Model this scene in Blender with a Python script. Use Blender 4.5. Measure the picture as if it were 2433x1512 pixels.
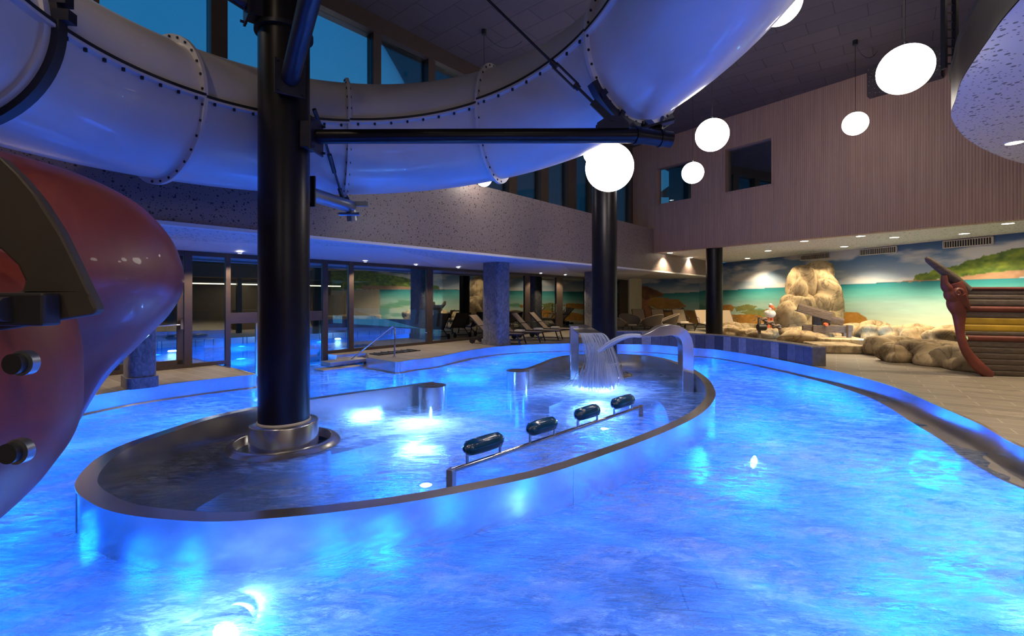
import bpy, math, random
import numpy as np
from mathutils import Vector, Matrix
from mathutils.geometry import tessellate_polygon
C = bpy.context.scene
for o in list(bpy.data.objects): bpy.data.objects.remove(o)
PI = math.pi
random.seed(7)
# ------------------------------------------------------------------ camera
FOC, CX, HY, CZ = 1100.0, 1216.5, 708.0, 1.65
cd = bpy.data.cameras.new('camera'); cam = bpy.data.objects.new('camera', cd)
C.collection.objects.link(cam); C.camera = cam
cam.location = (0, 0, CZ); cam.rotation_euler = (PI/2, 0, 0)
cd.sensor_width = 36; cd.lens = 36*FOC/2433; cd.shift_y = (HY-756)/2433; cd.clip_end = 400
cd.clip_start = .05
# ------------------------------------------------------------------ exposure and world
C.view_settings.view_transform = 'Standard'; C.view_settings.look = 'None'
C.view_settings.gamma = 1; C.view_settings.use_curve_mapping = False
C.view_settings.exposure = 1.0
w = bpy.data.worlds.new('dusk'); C.world = w; w.use_nodes = True
nt = w.node_tree; bg = nt.nodes['Background']
tc = nt.nodes.new('ShaderNodeTexCoord'); sp = nt.nodes.new('ShaderNodeSeparateXYZ')
rp = nt.nodes.new('ShaderNodeValToRGB')
nt.links.new(tc.outputs['Generated'], sp.inputs[0]); nt.links.new(sp.outputs['Z'], rp.inputs[0])
rp.color_ramp.elements[0].position = 0.0; rp.color_ramp.elements[0].color = (.02, .10, .17, 1)
rp.color_ramp.elements[1].position = .6; rp.color_ramp.elements[1].color = (.006, .085, .21, 1)
nt.links.new(rp.outputs[0], bg.inputs[0]); bg.inputs[1].default_value = 1.0
C.cycles.max_bounces = 8; C.cycles.transparent_max_bounces = 16; C.cycles.caustics_reflective = False
C.cycles.caustics_refractive = False; C.cycles.sample_clamp_indirect = 4
try:
    C.cycles.use_denoising = True
except Exception: pass

def lamp(kind, loc, power, color, size=.1, rot=None, spot=None, blend=.6):
    l = bpy.data.lights.new('light', kind); l.energy = power; l.color = color
    if kind in ('POINT', 'SPOT'): l.shadow_soft_size = size
    if kind == 'AREA': l.size = size
    if spot: l.spot_size = math.radians(spot); l.spot_blend = blend
    o = bpy.data.objects.new('light', l); C.collection.objects.link(o); o.location = loc
    if rot: o.rotation_euler = rot
    return o
BLUE = (.008, .15, 1.0); WARM = (1, .78, .5); AZ = (.015, .2, 1.0)
# light of the underwater lamps (only a few have fittings built with the pool)
UW = [(-1.93, 2.95, -.62, 60, BLUE), (2.7, 2.6, -.7, 60, AZ), (-5.4, 4.2, -.9, 75, BLUE), (-5.4, 7.4, -.9, 75, BLUE),
      (-2.0, 9.3, -.8, 85, BLUE), (-4.6, 11.3, -.9, 60, AZ), (4.6, 4.6, -.9, 110, BLUE), (6.0, 7.5, -.9, 110, BLUE),
      (6.0, 11.3, -.9, 110, BLUE), (4.6, 14.0, -.9, 80, BLUE), (.5, 14.9, -.9, 75, BLUE), (-.8, 12.4, -.9, 60, BLUE),
      (-1.7, 6.6, -.7, 60, BLUE), (1.7, 8.9, -.7, 80, BLUE), (3.6, 7.0, -.9, 70, AZ), (-.3, 2.0, -.9, 55, AZ), (-3.4, 2.1, -.9, 60, BLUE),(3.2,1.8,-.9,60,BLUE)]
UWK = 2.5
for x, y, z, p, c in UW: lamp('POINT', (x, y, -1.05), p*UWK*.55, c, .3)
for i, (x, y) in enumerate([(-6.2, 5.6), (-4.2, 2.6), (-1.0, 1.7), (1.2, 1.8), (4.3, 2.9), (5.0, 6.0), (4.9, 9.3), (6.1, 9.4), (5.6, 12.8), (2.6, 15.3), (-.2, 15.0), (-.8, 13.4), (-2.4, 10.6), (-4.0, 9.8), (-5.6, 8.8), (.4, 11.2), (-3.4, 11.6), (.0, 9.0), (-5.2, 12.6), (3.0, 10.6), (3.5, 4.1)]): lamp('POINT', (x, y, -1.05), 42*UWK*.55, BLUE if i % 3 else AZ, .3)  # extra lights without fittings, added to even out the blue glow
WB = (.3, .5, 1.0)
for x, y, z, p in ((1.8, 9.95, -.6, 150), (-1.45, 7.2, -.6, 120), (-1.93, 2.9, -.75, 60), (1.6, 3.0, -.9, 15), (4.4, 3.6, -.9, 40)): lamp('POINT', (x, y, z), p, WB, .12)
# deck and gallery downlights: (pixel x, pixel y, soffit height)
DLG = [(1592, 601), (1640, 612), (1776, 614), (1825, 596), (1911, 573), (2006, 586), (2045, 561), (2125, 564), (2291, 555), (2395, 531)]
def px(x, y, z=0.0):
    d = FOC*(CZ-z)/(y-HY); return Vector(((x-CX)/FOC*d, d, z))
def pd(x, y, d): return Vector(((x-CX)/FOC*d, d, CZ+(HY-y)/FOC*d))
for x, y in DLG:
    p = px(x, y, 3.7); lamp('SPOT', (p.x, p.y, 3.66), 230, WARM, .07, (0, 0, 0), 125, .5)

# fill spots added to the high ceiling and the balcony soffit (fittings built further down)
HALL_FILL = [(-4.5, 1.0), (-.5, -1.5), (3.6, -.5), (-8, 5.5), (9.5, 8.5), (4.6, 9.2), (-3.5, -4)]  # all out of view, added to warm the slide and streak the steel
BALC = [(9.84, 9.07), (7.6, 5.6), (12.6, 7.4), (6.4, 2.4), (11.6, 3.2), (6.0, -1.4)]  # first is the visible downlight, the rest are added to light ship and deck
for x, y in HALL_FILL: lamp('SPOT', (x, y, 8.5), 190, (1, .78, .56), .12, (0, 0, 0), 130, .7)
for x, y in BALC: lamp('SPOT', (x, y, 4.66), 260, WARM, .1, (0, 0, 0), 130, .6)
# ------------------------------------------------------------------ materials
def srgb(r, g, b): return tuple(((c/255)/12.92 if c/255 <= .04045 else ((c/255+.055)/1.055)**2.4) for c in (r, g, b))+(1,)
class MT:
    def __init__(s, name):
        s.m = bpy.data.materials.new(name); s.m.use_nodes = True; s.n = s.m.node_tree.nodes; s.l = s.m.node_tree.links
        s.b = s.n['Principled BSDF']; s.out = s.n['Material Output']
    def set(s, **k):
        for a, v in k.items():
            s.b.inputs[{'col': 'Base Color', 'r': 'Roughness', 'met': 'Metallic', 'spec': 'Specular IOR Level', 'ani': 'Anisotropic', 'em': 'Emission Color', 'es': 'Emission Strength', 'coat': 'Coat Weight', 'trans': 'Transmission Weight', 'ior': 'IOR', 'alpha': 'Alpha'}[a]].default_value = v
        return s
    def coord(s, scale=(1, 1, 1), rot=(0, 0, 0), kind='Object'):
        t = s.n.new('ShaderNodeTexCoord'); m = s.n.new('ShaderNodeMapping'); m.inputs['Scale'].default_value = scale; m.inputs['Rotation'].default_value = rot
        s.l.new(t.outputs[kind], m.inputs[0]); return m.outputs[0]
    def noise(s, vec, scale=5, det=4, rough=.5, dist=0):
        t = s.n.new('ShaderNodeTexNoise'); t.inputs['Scale'].default_value = scale; t.inputs['Detail'].default_value = det
        t.inputs['Roughness'].default_value = rough; t.inputs['Distortion'].default_value = dist; s.l.new(vec, t.inputs['Vector']); return t.outputs[0]
    def ramp(s, fac, stops):
        r = s.n.new('ShaderNodeValToRGB'); e = r.color_ramp.elements
        while len(e) < len(stops): e.new(.5)
        for i, (p, c) in enumerate(stops): e[i].position = p; e[i].color = c if len(c) == 4 else (*c, 1)
        s.l.new(fac, r.inputs[0]); return r.outputs[0]
    def math(s, op, a, b=None, c=None):
        m = s.n.new('ShaderNodeMath'); m.operation = op
        for i, v in enumerate((a, b, c)):
            if v is None: continue
            if isinstance(v, (int, float)): m.inputs[i].default_value = v
            else: s.l.new(v, m.inputs[i])
        return m.outputs[0]
    def bump(s, h, st=.2, dist=.02, chain=None):
        b = s.n.new('ShaderNodeBump'); b.inputs['Strength'].default_value = st; b.inputs['Distance'].default_value = dist
        s.l.new(h, b.inputs['Height'])
        if chain: s.l.new(chain, b.inputs['Normal'])
        s.l.new(b.outputs[0], s.b.inputs['Normal']); return b.outputs[0]
    def basecol(s, o): s.l.new(o, s.b.inputs['Base Color']); return s
M = {}
def simple(n, c, r=.5, met=0, var=.12, sc=6, **k):
    t = MT(n); t.set(r=r, met=met, **k)
    v = t.noise(t.coord(), sc, 4, .6)
    d = tuple(x*(1-var) for x in c[:3]); u = tuple(min(1, x*(1+var)) for x in c[:3])
    t.basecol(t.ramp(v, [(.3, d), (.7, u)])); M[n] = t.m; return t
def glow(n, c, s):
    t = MT(n); t.set(col=(1, 1, 1, 1), em=(*c, 1), es=s); M[n] = t.m
def steel(n, col=(.72, .71, .7), r=.22, var=.2, met=1, bm=.05):
    t = MT(n); t.set(met=met, ani=.5)
    co = t.coord((1, 1, 1)); v = t.noise(co, 1.6, 5, .6); fine = t.noise(t.coord((60, 60, 2)), 4, 3, .6)
    t.basecol(t.ramp(v, [(.3, tuple(x*.8 for x in col)), (.7, col)]))
    rr = t.math('MULTIPLY_ADD', v, var, r-var/2); t.l.new(rr, t.b.inputs['Roughness'])
    t.bump(t.noise(t.coord((1, 1, .25)), 2.2, 2, .5), bm, .03); M[n] = t.m
steel('steel', (.66, .645, .63), .2, .1, .86); steel('steel_rough', (.5, .47, .44), .38); steel('chrome', (.85, .84, .82), .12, .06)
simple('black_steel', (.014, .012, .014), .33, .6, .2, 3); simple('dark_steel', (.035, .035, .045), .4, .7)
simple('galv', (.25, .27, .3), .35, .9); simple('rubber', (.012, .012, .014), .5)
simple('frame', (.085, .06, .05), .42, .3, .08); simple('black', (.01, .01, .012), .5)
simple('fibre', (.6, .58, .6), .38, 0, .05, 1.5, coat=.25); simple('fibre_in', (.62, .5, .42), .4, 0, .05, 2)
simple('bolt', (.02, .02, .025), .4, .5)
simple('white_paint', (.72, .69, .64), .7, 0, .04); simple('cream_wall', (.75, .68, .55), .6, 0, .04)
simple('pillow', (.004, .065, .2), .15, 0, .12, 3, coat=.6)
simple('frame_dark', (.04, .034, .03), .4, .4); simple('towel', (.75, .7, .62), .9)
simple('rope', (.2, .15, .11), .7); simple('wicker', (.13, .1, .07), .7, 0, .3, 40); simple('cushion', (.38, .31, .22), .9)
simple('vent', (.6, .58, .55), .5); simple('red_ship', (.14, .032, .022), .5, 0, .35, 3); simple('yellow_ship', (.45, .28, .02), .55, 0, .2, 4)
simple('bird_white', (.8, .76, .72), .35, 0, .03); simple('bird_orange', (.75, .16, .05), .4, 0, .1)
simple('hill', (.02, .03, .025), 1, 0, .4, .2); simple('bark', (.05, .04, .035), .9); simple('stone_out', (.16, .15, .14), .8)
simple('building', (.14, .1, .065), .8, 0, .1)
simple('foliage', (.02, .07, .02), .9, 0, .4, 9)
glow('globe', (1, .92, .8), 7.2); glow('down', (1, .88, .66), 14); glow('down_small', (.9, .92, 1), 2); glow('uw', (.35, .65, 1), 40); glow('strip', (1, .75, .4), 3)
def mk_sling():
    t = MT('sling'); t.set(r=.8); v = t.noise(t.coord((1, 90, 90)), 4, 2)
    t.basecol(t.ramp(v, [(.3, (.27, .2, .13)), (.7, (.36, .28, .19))])); t.bump(v, .2, .003); M['sling'] = t.m
mk_sling()
def mk_tile(n, sc, rot, c1, c2, grout, bw=.9, rh=.3):
    t = MT(n); t.set(r=.55); co = t.coord((1, 1, 1), (0, 0, rot))
    b = t.n.new('ShaderNodeTexBrick'); t.l.new(co, b.inputs['Vector']); b.inputs['Scale'].default_value = sc
    b.inputs['Brick Width'].default_value = bw; b.inputs['Row Height'].default_value = rh; b.inputs['Mortar Size'].default_value = .01
    b.inputs['Color1'].default_value = (*c1, 1); b.inputs['Color2'].default_value = (*c2, 1); b.inputs['Mortar'].default_value = (*grout, 1); b.inputs['Bias'].default_value = 0
    v = t.noise(t.coord((1, 3, 1), (0, 0, rot)), 5, 6, .7)
    mx = t.n.new('ShaderNodeMixRGB'); mx.blend_type = 'MULTIPLY'; mx.inputs[0].default_value = .6
    t.l.new(b.outputs[0], mx.inputs[1]); t.l.new(t.ramp(v, [(.3, (.6, .6, .6)), (.7, (1.25, 1.2, 1.15))]), mx.inputs[2]); t.basecol(mx.outputs[0])
    t.l.new(t.ramp(v, [(.3, (.35,)*3), (.7, (.6,)*3)]), t.b.inputs['Roughness'])
    t.bump(t.math('SUBTRACT', t.math('MULTIPLY', v, .25), b.outputs['Fac']), .3, .006); M[n] = t.m
mk_tile('deck', 1, math.radians(35), (.2, .175, .14), (.27, .235, .185), (.36, .32, .26))
mk_tile('deck_wood', 1, math.radians(50), (.25, .2, .14), (.33, .27, .19), (.12, .1, .08), 1.2, .14)
def mk_walltile():
    t = MT('wall_tile'); t.set(r=.5); at = t.n.new('ShaderNodeAttribute'); at.attribute_name = 'tone'
    v = t.noise(t.coord(), 9, 6, .7); mx = t.n.new('ShaderNodeMixRGB'); mx.blend_type = 'MULTIPLY'; mx.inputs[0].default_value = .7
    t.l.new(at.outputs['Color'], mx.inputs[1]); t.l.new(t.ramp(v, [(.3, (.55,)*3), (.7, (1.3,)*3)]), mx.inputs[2]); t.basecol(mx.outputs[0]); t.bump(v, .2, .01); M['wall_tile'] = t.m
mk_walltile()
def mk_perf(n, col, hole, vs=5.5, big=.11, r=.65):
    t = MT(n); t.set(r=r); co = t.coord()
    vo = t.n.new('ShaderNodeTexVoronoi'); vo.inputs['Scale'].default_value = vs; t.l.new(co, vo.inputs['Vector'])
    vo2 = t.n.new('ShaderNodeTexVoronoi'); vo2.inputs['Scale'].default_value = vs*2.3; t.l.new(co, vo2.inputs['Vector'])
    a = t.math('LESS_THAN', vo.outputs['Distance'], big); b = t.math('LESS_THAN', vo2.outputs['Distance'], big*1.1)
    m = t.math('MAXIMUM', a, b); mx = t.n.new('ShaderNodeMixRGB'); t.l.new(m, mx.inputs[0]); mx.inputs[1].default_value = (*col, 1); mx.inputs[2].default_value = (*hole, 1)
    t.basecol(mx.outputs[0]); t.bump(m, -.6, .01); M[n] = t.m
mk_perf('bulk', (.22, .165, .155), (.03, .022, .025), 11, .2, .45)
mk_perf('soffit_perf', (.62, .62, .62), (.16, .15, .15), 7, .2)
simple('soffit', (.72, .71, .7), .6, 0, .03)
def mk_slat():
    t = MT('slat'); t.set(r=.6); a = PI/2-math.atan2(9.3, 7.04); 
    co = t.coord((1, 1, 1), (0, 0, math.atan2(9.3, 7.04)))
    wv = t.n.new('ShaderNodeTexWave'); wv.inputs['Scale'].default_value = 5; wv.inputs['Distortion'].default_value = 0; wv.bands_direction = 'X'; t.l.new(co, wv.inputs['Vector'])
    nz = t.noise(t.coord((7, 7, .25)), 2, 5, .6)
    mx = t.n.new('ShaderNodeMixRGB'); mx.blend_type = 'MULTIPLY'; mx.inputs[0].default_value = .8
    t.l.new(t.ramp(nz, [(.3, (.34, .2, .145)), (.7, (.45, .275, .2))]), mx.inputs[1]); t.l.new(t.ramp(wv.outputs[0], [(.1, (.7,)*3), (.5, (1,)*3)]), mx.inputs[2])
    t.basecol(mx.outputs[0]); t.bump(wv.outputs[0], .5, .01); M['slat'] = t.m
mk_slat()
def mk_ceil():
    t = MT('ceiling'); t.set(r=.8); co = t.coord((1, 1, 1), (0, 0, .7))
    b = t.n.new('ShaderNodeTexBrick'); t.l.new(co, b.inputs['Vector']); b.inputs['Scale'].default_value = .4; b.inputs['Mortar Size'].default_value = .004
    b.inputs['Color1'].default_value = (.07, .055, .055, 1); b.inputs['Color2'].default_value = (.085, .066, .064, 1); b.inputs['Mortar'].default_value = (.03, .025, .025, 1)
    t.basecol(b.outputs[0]); M['ceiling'] = t.m
mk_ceil()
def mk_plaster():
    t = MT('plaster'); t.set(r=.5); co = t.coord((1, 1, .6)); v = t.noise(co, 11, 6, .65, 1.2)
    t.basecol(t.ramp(v, [(.3, (.09, .09, .1)), (.7, (.3, .3, .32))])); t.bump(v, .9, .02); M['plaster'] = t.m
mk_plaster()
def mk_rock():
    t = MT('rock'); t.set(r=.85); co = t.coord(); v = t.noise(co, 1.3, 7, .6, 1.2); st = t.noise(t.coord((1.6, 1.6, .7)), 1.8, 5, .6, 1.2)
    mx = t.n.new('ShaderNodeMixRGB'); mx.blend_type = 'MULTIPLY'; mx.inputs[0].default_value = .75
    t.l.new(t.ramp(v, [(.3, (.25, .17, .09)), (.52, (.42, .32, .18)), (.75, (.55, .44, .27))]), mx.inputs[1]); t.l.new(t.ramp(st, [(.36, (.35, .33, .32)), (.5, (1, 1, 1))]), mx.inputs[2])
    ck = t.noise(t.coord((.55, .55, .4)), 1.5, 3, .5, 1.6); ln = t.math('ABSOLUTE', t.math('SUBTRACT', ck, .5))
    m3 = t.n.new('ShaderNodeMixRGB'); m3.blend_type = 'MULTIPLY'; m3.inputs[0].default_value = .6; t.l.new(mx.outputs[0], m3.inputs[1]); t.l.new(t.ramp(ln, [(.0, (.25, .22, .2)), (.018, (1, 1, 1))]), m3.inputs[2])
    t.basecol(m3.outputs[0]); t.bump(st, .4, .05); M['rock'] = t.m
mk_rock()
def mk_wood(n, c1, c2):
    t = MT(n); t.set(r=.7); v = t.noise(t.coord((1, 8, 8)), 3, 5, .65, .6)
    t.basecol(t.ramp(v, [(.3, c1), (.7, c2)])); t.bump(v, .2, .008); M[n] = t.m
mk_wood('wood', (.09, .065, .05), (.2, .15, .12)); mk_wood('ship_wood', (.065, .047, .036), (.14, .105, .08))
def mk_red():
    t = MT('red_slide'); t.set(r=.42, coat=.15); v = t.noise(t.coord((1, 1, .4)), 1.4, 5, .6, .8)
    t.basecol(t.ramp(v, [(.3, (.14, .026, .03)), (.7, (.24, .062, .052))])); M['red_slide'] = t.m
    t = MT('orange_slide'); t.set(r=.5); v = t.noise(t.coord(), 1.7, 5, .6, .5)
    t.basecol(t.ramp(v, [(.3, (.13, .018, .012)), (.7, (.25, .04, .015))])); M['orange_slide'] = t.m
mk_red(); simple('band', (.034, .025, .019), .6, 0, .25, 3)
def mk_mural():
    t = MT('mural'); t.set(r=.6); a = t.n.new('ShaderNodeAttribute'); a.attribute_name = 'paint'; t.basecol(a.outputs['Color']); M['mural'] = t.m
mk_mural()
def mk_glass(n, refl, tint):
    t = MT(n); tr = t.n.new('ShaderNodeBsdfTransparent'); tr.inputs[0].default_value = (*tint, 1); g = t.n.new('ShaderNodeBsdfGlossy'); g.inputs['Roughness'].default_value = .01
    g.inputs['Color'].default_value = (.85, .9, .95, 1)
    lw = t.n.new('ShaderNodeFresnel'); lw.inputs[0].default_value = 1.5; f = t.math('MULTIPLY_ADD', lw.outputs[0], .9, refl)
    mx = t.n.new('ShaderNodeMixShader'); t.l.new(f, mx.inputs[0]); t.l.new(tr.outputs[0], mx.inputs[1]); t.l.new(g.outputs[0], mx.inputs[2]); t.l.new(mx.outputs[0], t.out.inputs[0]); M[n] = t.m
mk_glass('glass', .22, (.8, .9, .95)); mk_glass('glass_hi', .05, (.85, .95, 1))
def mk_water(n, jets, foam_amt=1.0, shallow=1.0):
    t = MT(n); co = t.coord((1, 1, 1))
    big = t.noise(t.coord((.8, 1.5, 1), (0, 0, .35)), .8, 4, .6, .8); fine = t.noise(t.coord((1.2, 3.2, 1), (0, 0, .3)), 3.6, 8, .72, .7); rip = t.noise(t.coord((1.6, 3.6, 1), (0, 0, .2)), 9, 5, .6, .4)
    B_ = t.ramp(big, [(.45, (0, 0, 0)), (.56, (1, 1, 1))]); F_ = t.ramp(fine, [(.43, (0, 0, 0)), (.6, (1, 1, 1))])
    f = t.math('MULTIPLY', t.math('MULTIPLY', B_, F_), .85*foam_amt); f = t.math('ADD', f, t.math('MULTIPLY', F_, .14*foam_amt))
    sx = t.n.new('ShaderNodeSeparateXYZ'); t.l.new(co, sx.inputs[0])
    for (jx, jy, rx, ry, amt) in jets:
        dx = t.math('DIVIDE', t.math('SUBTRACT', sx.outputs[0], jx), rx); dy = t.math('DIVIDE', t.math('SUBTRACT', sx.outputs[1], jy), ry)
        q = t.math('SUBTRACT', 1, t.math('SQRT', t.math('ADD', t.math('MULTIPLY', dx, dx), t.math('MULTIPLY', dy, dy))))
        q = t.math('MULTIPLY', t.math('MAXIMUM', q, 0), amt); q = t.math('MULTIPLY', q, t.math('MULTIPLY_ADD', F_, 1.0, .25)); f = t.math('ADD', f, q)
    f = t.math('MINIMUM', f, .95)
    h = t.math('ADD', t.math('MULTIPLY', fine, 1.0), t.math('MULTIPLY', rip, .8))
    b = t.n.new('ShaderNodeBump'); b.inputs['Strength'].default_value = .9; b.inputs['Distance'].default_value = .075; t.l.new(h, b.inputs['Height'])
    tr = t.n.new('ShaderNodeBsdfTransparent'); tr.inputs[0].default_value = (.36, .66, .95, 1)
    rf = t.n.new('ShaderNodeBsdfRefraction'); rf.inputs['IOR'].default_value = 1.2; rf.inputs['Color'].default_value = (.36, .68, .95, 1); rf.inputs['Roughness'].default_value = .05; t.l.new(b.outputs[0], rf.inputs['Normal'])
    g = t.n.new('ShaderNodeBsdfGlossy'); g.inputs['Roughness'].default_value = .06; t.l.new(b.outputs[0], g.inputs['Normal'])
    tl = t.n.new('ShaderNodeBsdfTranslucent'); tl.inputs[0].default_value = (.6, .8, 1, 1); t.l.new(b.outputs[0], tl.inputs['Normal'])
    df = t.n.new('ShaderNodeBsdfDiffuse'); df.inputs[0].default_value = (.8, .86, .95, 1); t.l.new(b.outputs[0], df.inputs['Normal'])
    def mix(fac, a, c):
        m = t.n.new('ShaderNodeMixShader')
        if isinstance(fac, float): m.inputs[0].default_value = fac
        else: t.l.new(fac, m.inputs[0])
        t.l.new(a.outputs[0], m.inputs[1]); t.l.new(c.outputs[0], m.inputs[2]); return m
    body = mix(.5, tr, rf); body = mix(.13, body, tl)
    foam = mix(.4, tl, df); body = mix(f, body, foam)
    fr = t.n.new('ShaderNodeFresnel'); fr.inputs[0].default_value = 1.33; t.l.new(b.outputs[0], fr.inputs['Normal'])
    body = mix(t.math('MULTIPLY', fr.outputs[0], .75), body, g); t.l.new(body.outputs[0], t.out.inputs[0]); M[n] = t.m
mk_water('water', [(1.65, 9.9, 1.7, 1.4, 2.2), (-1.2, 6.9, 1.3, 1.0, 2.0), (.2, 5.7, 1.8, .8, .8), (4.6, 5.0, 3.0, 2.6, .9), (-1.2, 11.9, 1.3, 1.0, .9), (.2, 13.9, 3.0, 1.2, .8), (-5.3, 6.8, 1.8, 1.4, .5), (3.4, 3.2, 2.4, 1.2, .7)])
mk_water('water_still', [], .25)
def mk_spray():
    t = MT('spray'); tr = t.n.new('ShaderNodeBsdfTransparent'); tl = t.n.new('ShaderNodeBsdfTranslucent'); tl.inputs[0].default_value = (.85, .9, 1, 1)
    df = t.n.new('ShaderNodeBsdfDiffuse'); df.inputs[0].default_value = (.85, .9, 1, 1)
    m1 = t.n.new('ShaderNodeMixShader'); m1.inputs[0].default_value = .5; t.l.new(tl.outputs[0], m1.inputs[1]); t.l.new(df.outputs[0], m1.inputs[2])
    m2 = t.n.new('ShaderNodeMixShader'); m2.inputs[0].default_value = .6; t.l.new(tr.outputs[0], m2.inputs[1]); t.l.new(m1.outputs[0], m2.inputs[2]); t.l.new(m2.outputs[0], t.out.inputs[0]); M['spray'] = t.m
mk_spray()
def mk_floor():
    t = MT('basin'); t.set(r=.5, met=.2); co = t.coord((1, 1, 1), (0, 0, .12)); b = t.n.new('ShaderNodeTexBrick'); t.l.new(co, b.inputs['Vector']); b.inputs['Scale'].default_value = .55
    b.inputs['Mortar Size'].default_value = .006; b.inputs['Color1'].default_value = (.5, .55, .56, 1); b.inputs['Color2'].default_value = (.6, .64, .62, 1); b.inputs['Mortar'].default_value = (.08, .1, .12, 1)
    t.basecol(b.outputs[0]); M['basin'] = t.m
mk_floor()

# ------------------------------------------------------------------ mesh helpers
def frame_of(d):
    d = Vector(d).normalized(); up = Vector((0, 0, 1)) if abs(d.z) < .95 else Vector((1, 0, 0))
    a = d.cross(up).normalized(); return a, a.cross(d).normalized()
class MB:
    def __init__(s): s.v = []; s.f = []; s.sm = []
    def add(s, vs, fs, smooth=False):
        n = len(s.v); s.v += [tuple(v) for v in vs]; s.f += [tuple(i+n for i in f) for f in fs]; s.sm += [smooth]*len(fs); return s
    def box(s, c, size, rz=0, mat=None):
        x, y, z = (a/2 for a in size); m = Matrix.Translation(c) @ (mat if mat else Matrix.Rotation(rz, 4, 'Z'))
        return s.add([m @ Vector(p) for p in ((-x, -y, -z), (x, -y, -z), (x, y, -z), (-x, y, -z), (-x, -y, z), (x, -y, z), (x, y, z), (-x, y, z))],
                     [(0, 3, 2, 1), (4, 5, 6, 7), (0, 1, 5, 4), (1, 2, 6, 5), (2, 3, 7, 6), (3, 0, 4, 7)])
    def beam(s, a, b, w, h, up=None):      # rectangular bar from a to b
        a, b = Vector(a), Vector(b); d = (b-a).normalized(); u = Vector(up or (0, 0, 1))
        if abs(d.dot(u)) > .98: u = Vector((0, 1, 0))
        sx = d.cross(u).normalized()*w/2; uz = sx.cross(d).normalized()*h/2
        vs = [a-sx-uz, a+sx-uz, a+sx+uz, a-sx+uz, b-sx-uz, b+sx-uz, b+sx+uz, b-sx+uz]
        return s.add(vs, [(0, 1, 2, 3), (4, 7, 6, 5), (0, 4, 5, 1), (1, 5, 6, 2), (2, 6, 7, 3), (3, 7, 4, 0)])
    def tube(s, pts, r, n=12, caps=True, squash=1):
        pts = [Vector(p) for p in pts]; k = len(pts); rs = r if isinstance(r, (list, tuple)) else [r]*k
        a, b = frame_of(pts[1]-pts[0]); vs = []
        for i, p in enumerate(pts):
            d = (pts[min(i+1, k-1)]-pts[max(i-1, 0)]).normalized(); a = (a-d*a.dot(d)).normalized(); b = d.cross(a)
            for j in range(n): t = 2*PI*j/n; vs.append(p+(a*math.cos(t)+b*math.sin(t)*squash)*rs[i])
        fs = [(i*n+j, i*n+(j+1) % n, (i+1)*n+(j+1) % n, (i+1)*n+j) for i in range(k-1) for j in range(n)]
        s.add(vs, fs, True)
        if caps: s.add(vs[:n], [tuple(range(n))[::-1]]); s.add(vs[-n:], [tuple(range(n))])
        return s
    def cyl(s, c, r, z0, z1, n=40, r2=None, caps=True):
        r2 = r if r2 is None else r2
        vs = [(c[0]+r*math.cos(2*PI*j/n), c[1]+r*math.sin(2*PI*j/n), z0) for j in range(n)]+[(c[0]+r2*math.cos(2*PI*j/n), c[1]+r2*math.sin(2*PI*j/n), z1) for j in range(n)]
        s.add(vs, [(j, (j+1) % n, n+(j+1) % n, n+j) for j in range(n)], True)
        if caps: s.add(vs[:n], [tuple(range(n))[::-1]]); s.add(vs[n:], [tuple(range(n))])
        return s
    def lathe(s, c, prof, n=48, axis=None):     # profile of (r, h)
        c = Vector(c); ax = Vector(axis or (0, 0, 1)).normalized(); a, b = frame_of(ax); m = len(prof)
        vs = [c+ax*h+(a*math.cos(2*PI*j/n)+b*math.sin(2*PI*j/n))*r for r, h in prof for j in range(n)]
        return s.add(vs, [(i*n+j, i*n+(j+1) % n, (i+1)*n+(j+1) % n, (i+1)*n+j) for i in range(m-1) for j in range(n)], True)
    def ball(s, c, r, n=20, m=12, mat=None):
        r = r if isinstance(r, tuple) else (r, r, r); vs = []; c = Vector(c)
        for i in range(m+1):
            p = PI*i/m
            for j in range(n):
                q = 2*PI*j/n; v = Vector((r[0]*math.sin(p)*math.cos(q), r[1]*math.sin(p)*math.sin(q), r[2]*math.cos(p)))
                vs.append(c+(mat @ v if mat else v))
        return s.add(vs, [(i*n+j, (i+1)*n+j, (i+1)*n+(j+1) % n, i*n+(j+1) % n) for i in range(m) for j in range(n)], True)
    def prism(s, poly, z0, z1):          # polygon of (x, y) extruded in z
        n = len(poly); vs = [(x, y, z0) for x, y in poly]+[(x, y, z1) for x, y in poly]
        tri = tessellate_polygon([[Vector((x, y, 0)) for x, y in poly]])
        s.add(vs, [t for t in tri]+[tuple(i+n for i in t) for t in tri]+[(i, (i+1) % n, n+(i+1) % n, n+i) for i in range(n)]); return s
    def slab(s, pts, vec):               # planar outline swept along a vector
        n = len(pts); pts = [Vector(p) for p in pts]; vec = Vector(vec); vs = pts+[p+vec for p in pts]
        tri = tessellate_polygon([pts]); return s.add(vs, list(tri)+[tuple(i+n for i in t) for t in tri]+[(i, (i+1) % n, n+(i+1) % n, n+i) for i in range(n)])
    def obj(s, name, mat, parent=None, label=None, cat=None, group=None, kind=None, bevel=0):
        me = bpy.data.meshes.new(name); off = Vector((0, 0, 0))
        if parent is not None: off = Vector(parent.get('_o', (0, 0, 0)))
        me.from_pydata([tuple(Vector(v)-off) for v in s.v], [], s.f); me.polygons.foreach_set('use_smooth', s.sm); me.materials.append(M[mat] if isinstance(mat, str) else mat)
        import bmesh
        bm = bmesh.new(); bm.from_mesh(me); bmesh.ops.recalc_face_normals(bm, faces=bm.faces); bm.to_mesh(me); bm.free(); me.update()
        o = bpy.data.objects.new(name, me); C.collection.objects.link(o)
        if parent is not None: o.parent = parent; o['_o'] = tuple(off)
        if bevel:
            b = o.modifiers.new('bevel', 'BEVEL'); b.width = bevel; b.segments = 2; b.limit_method = 'ANGLE'
        tag(o, label, cat, group, kind); return o
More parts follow.
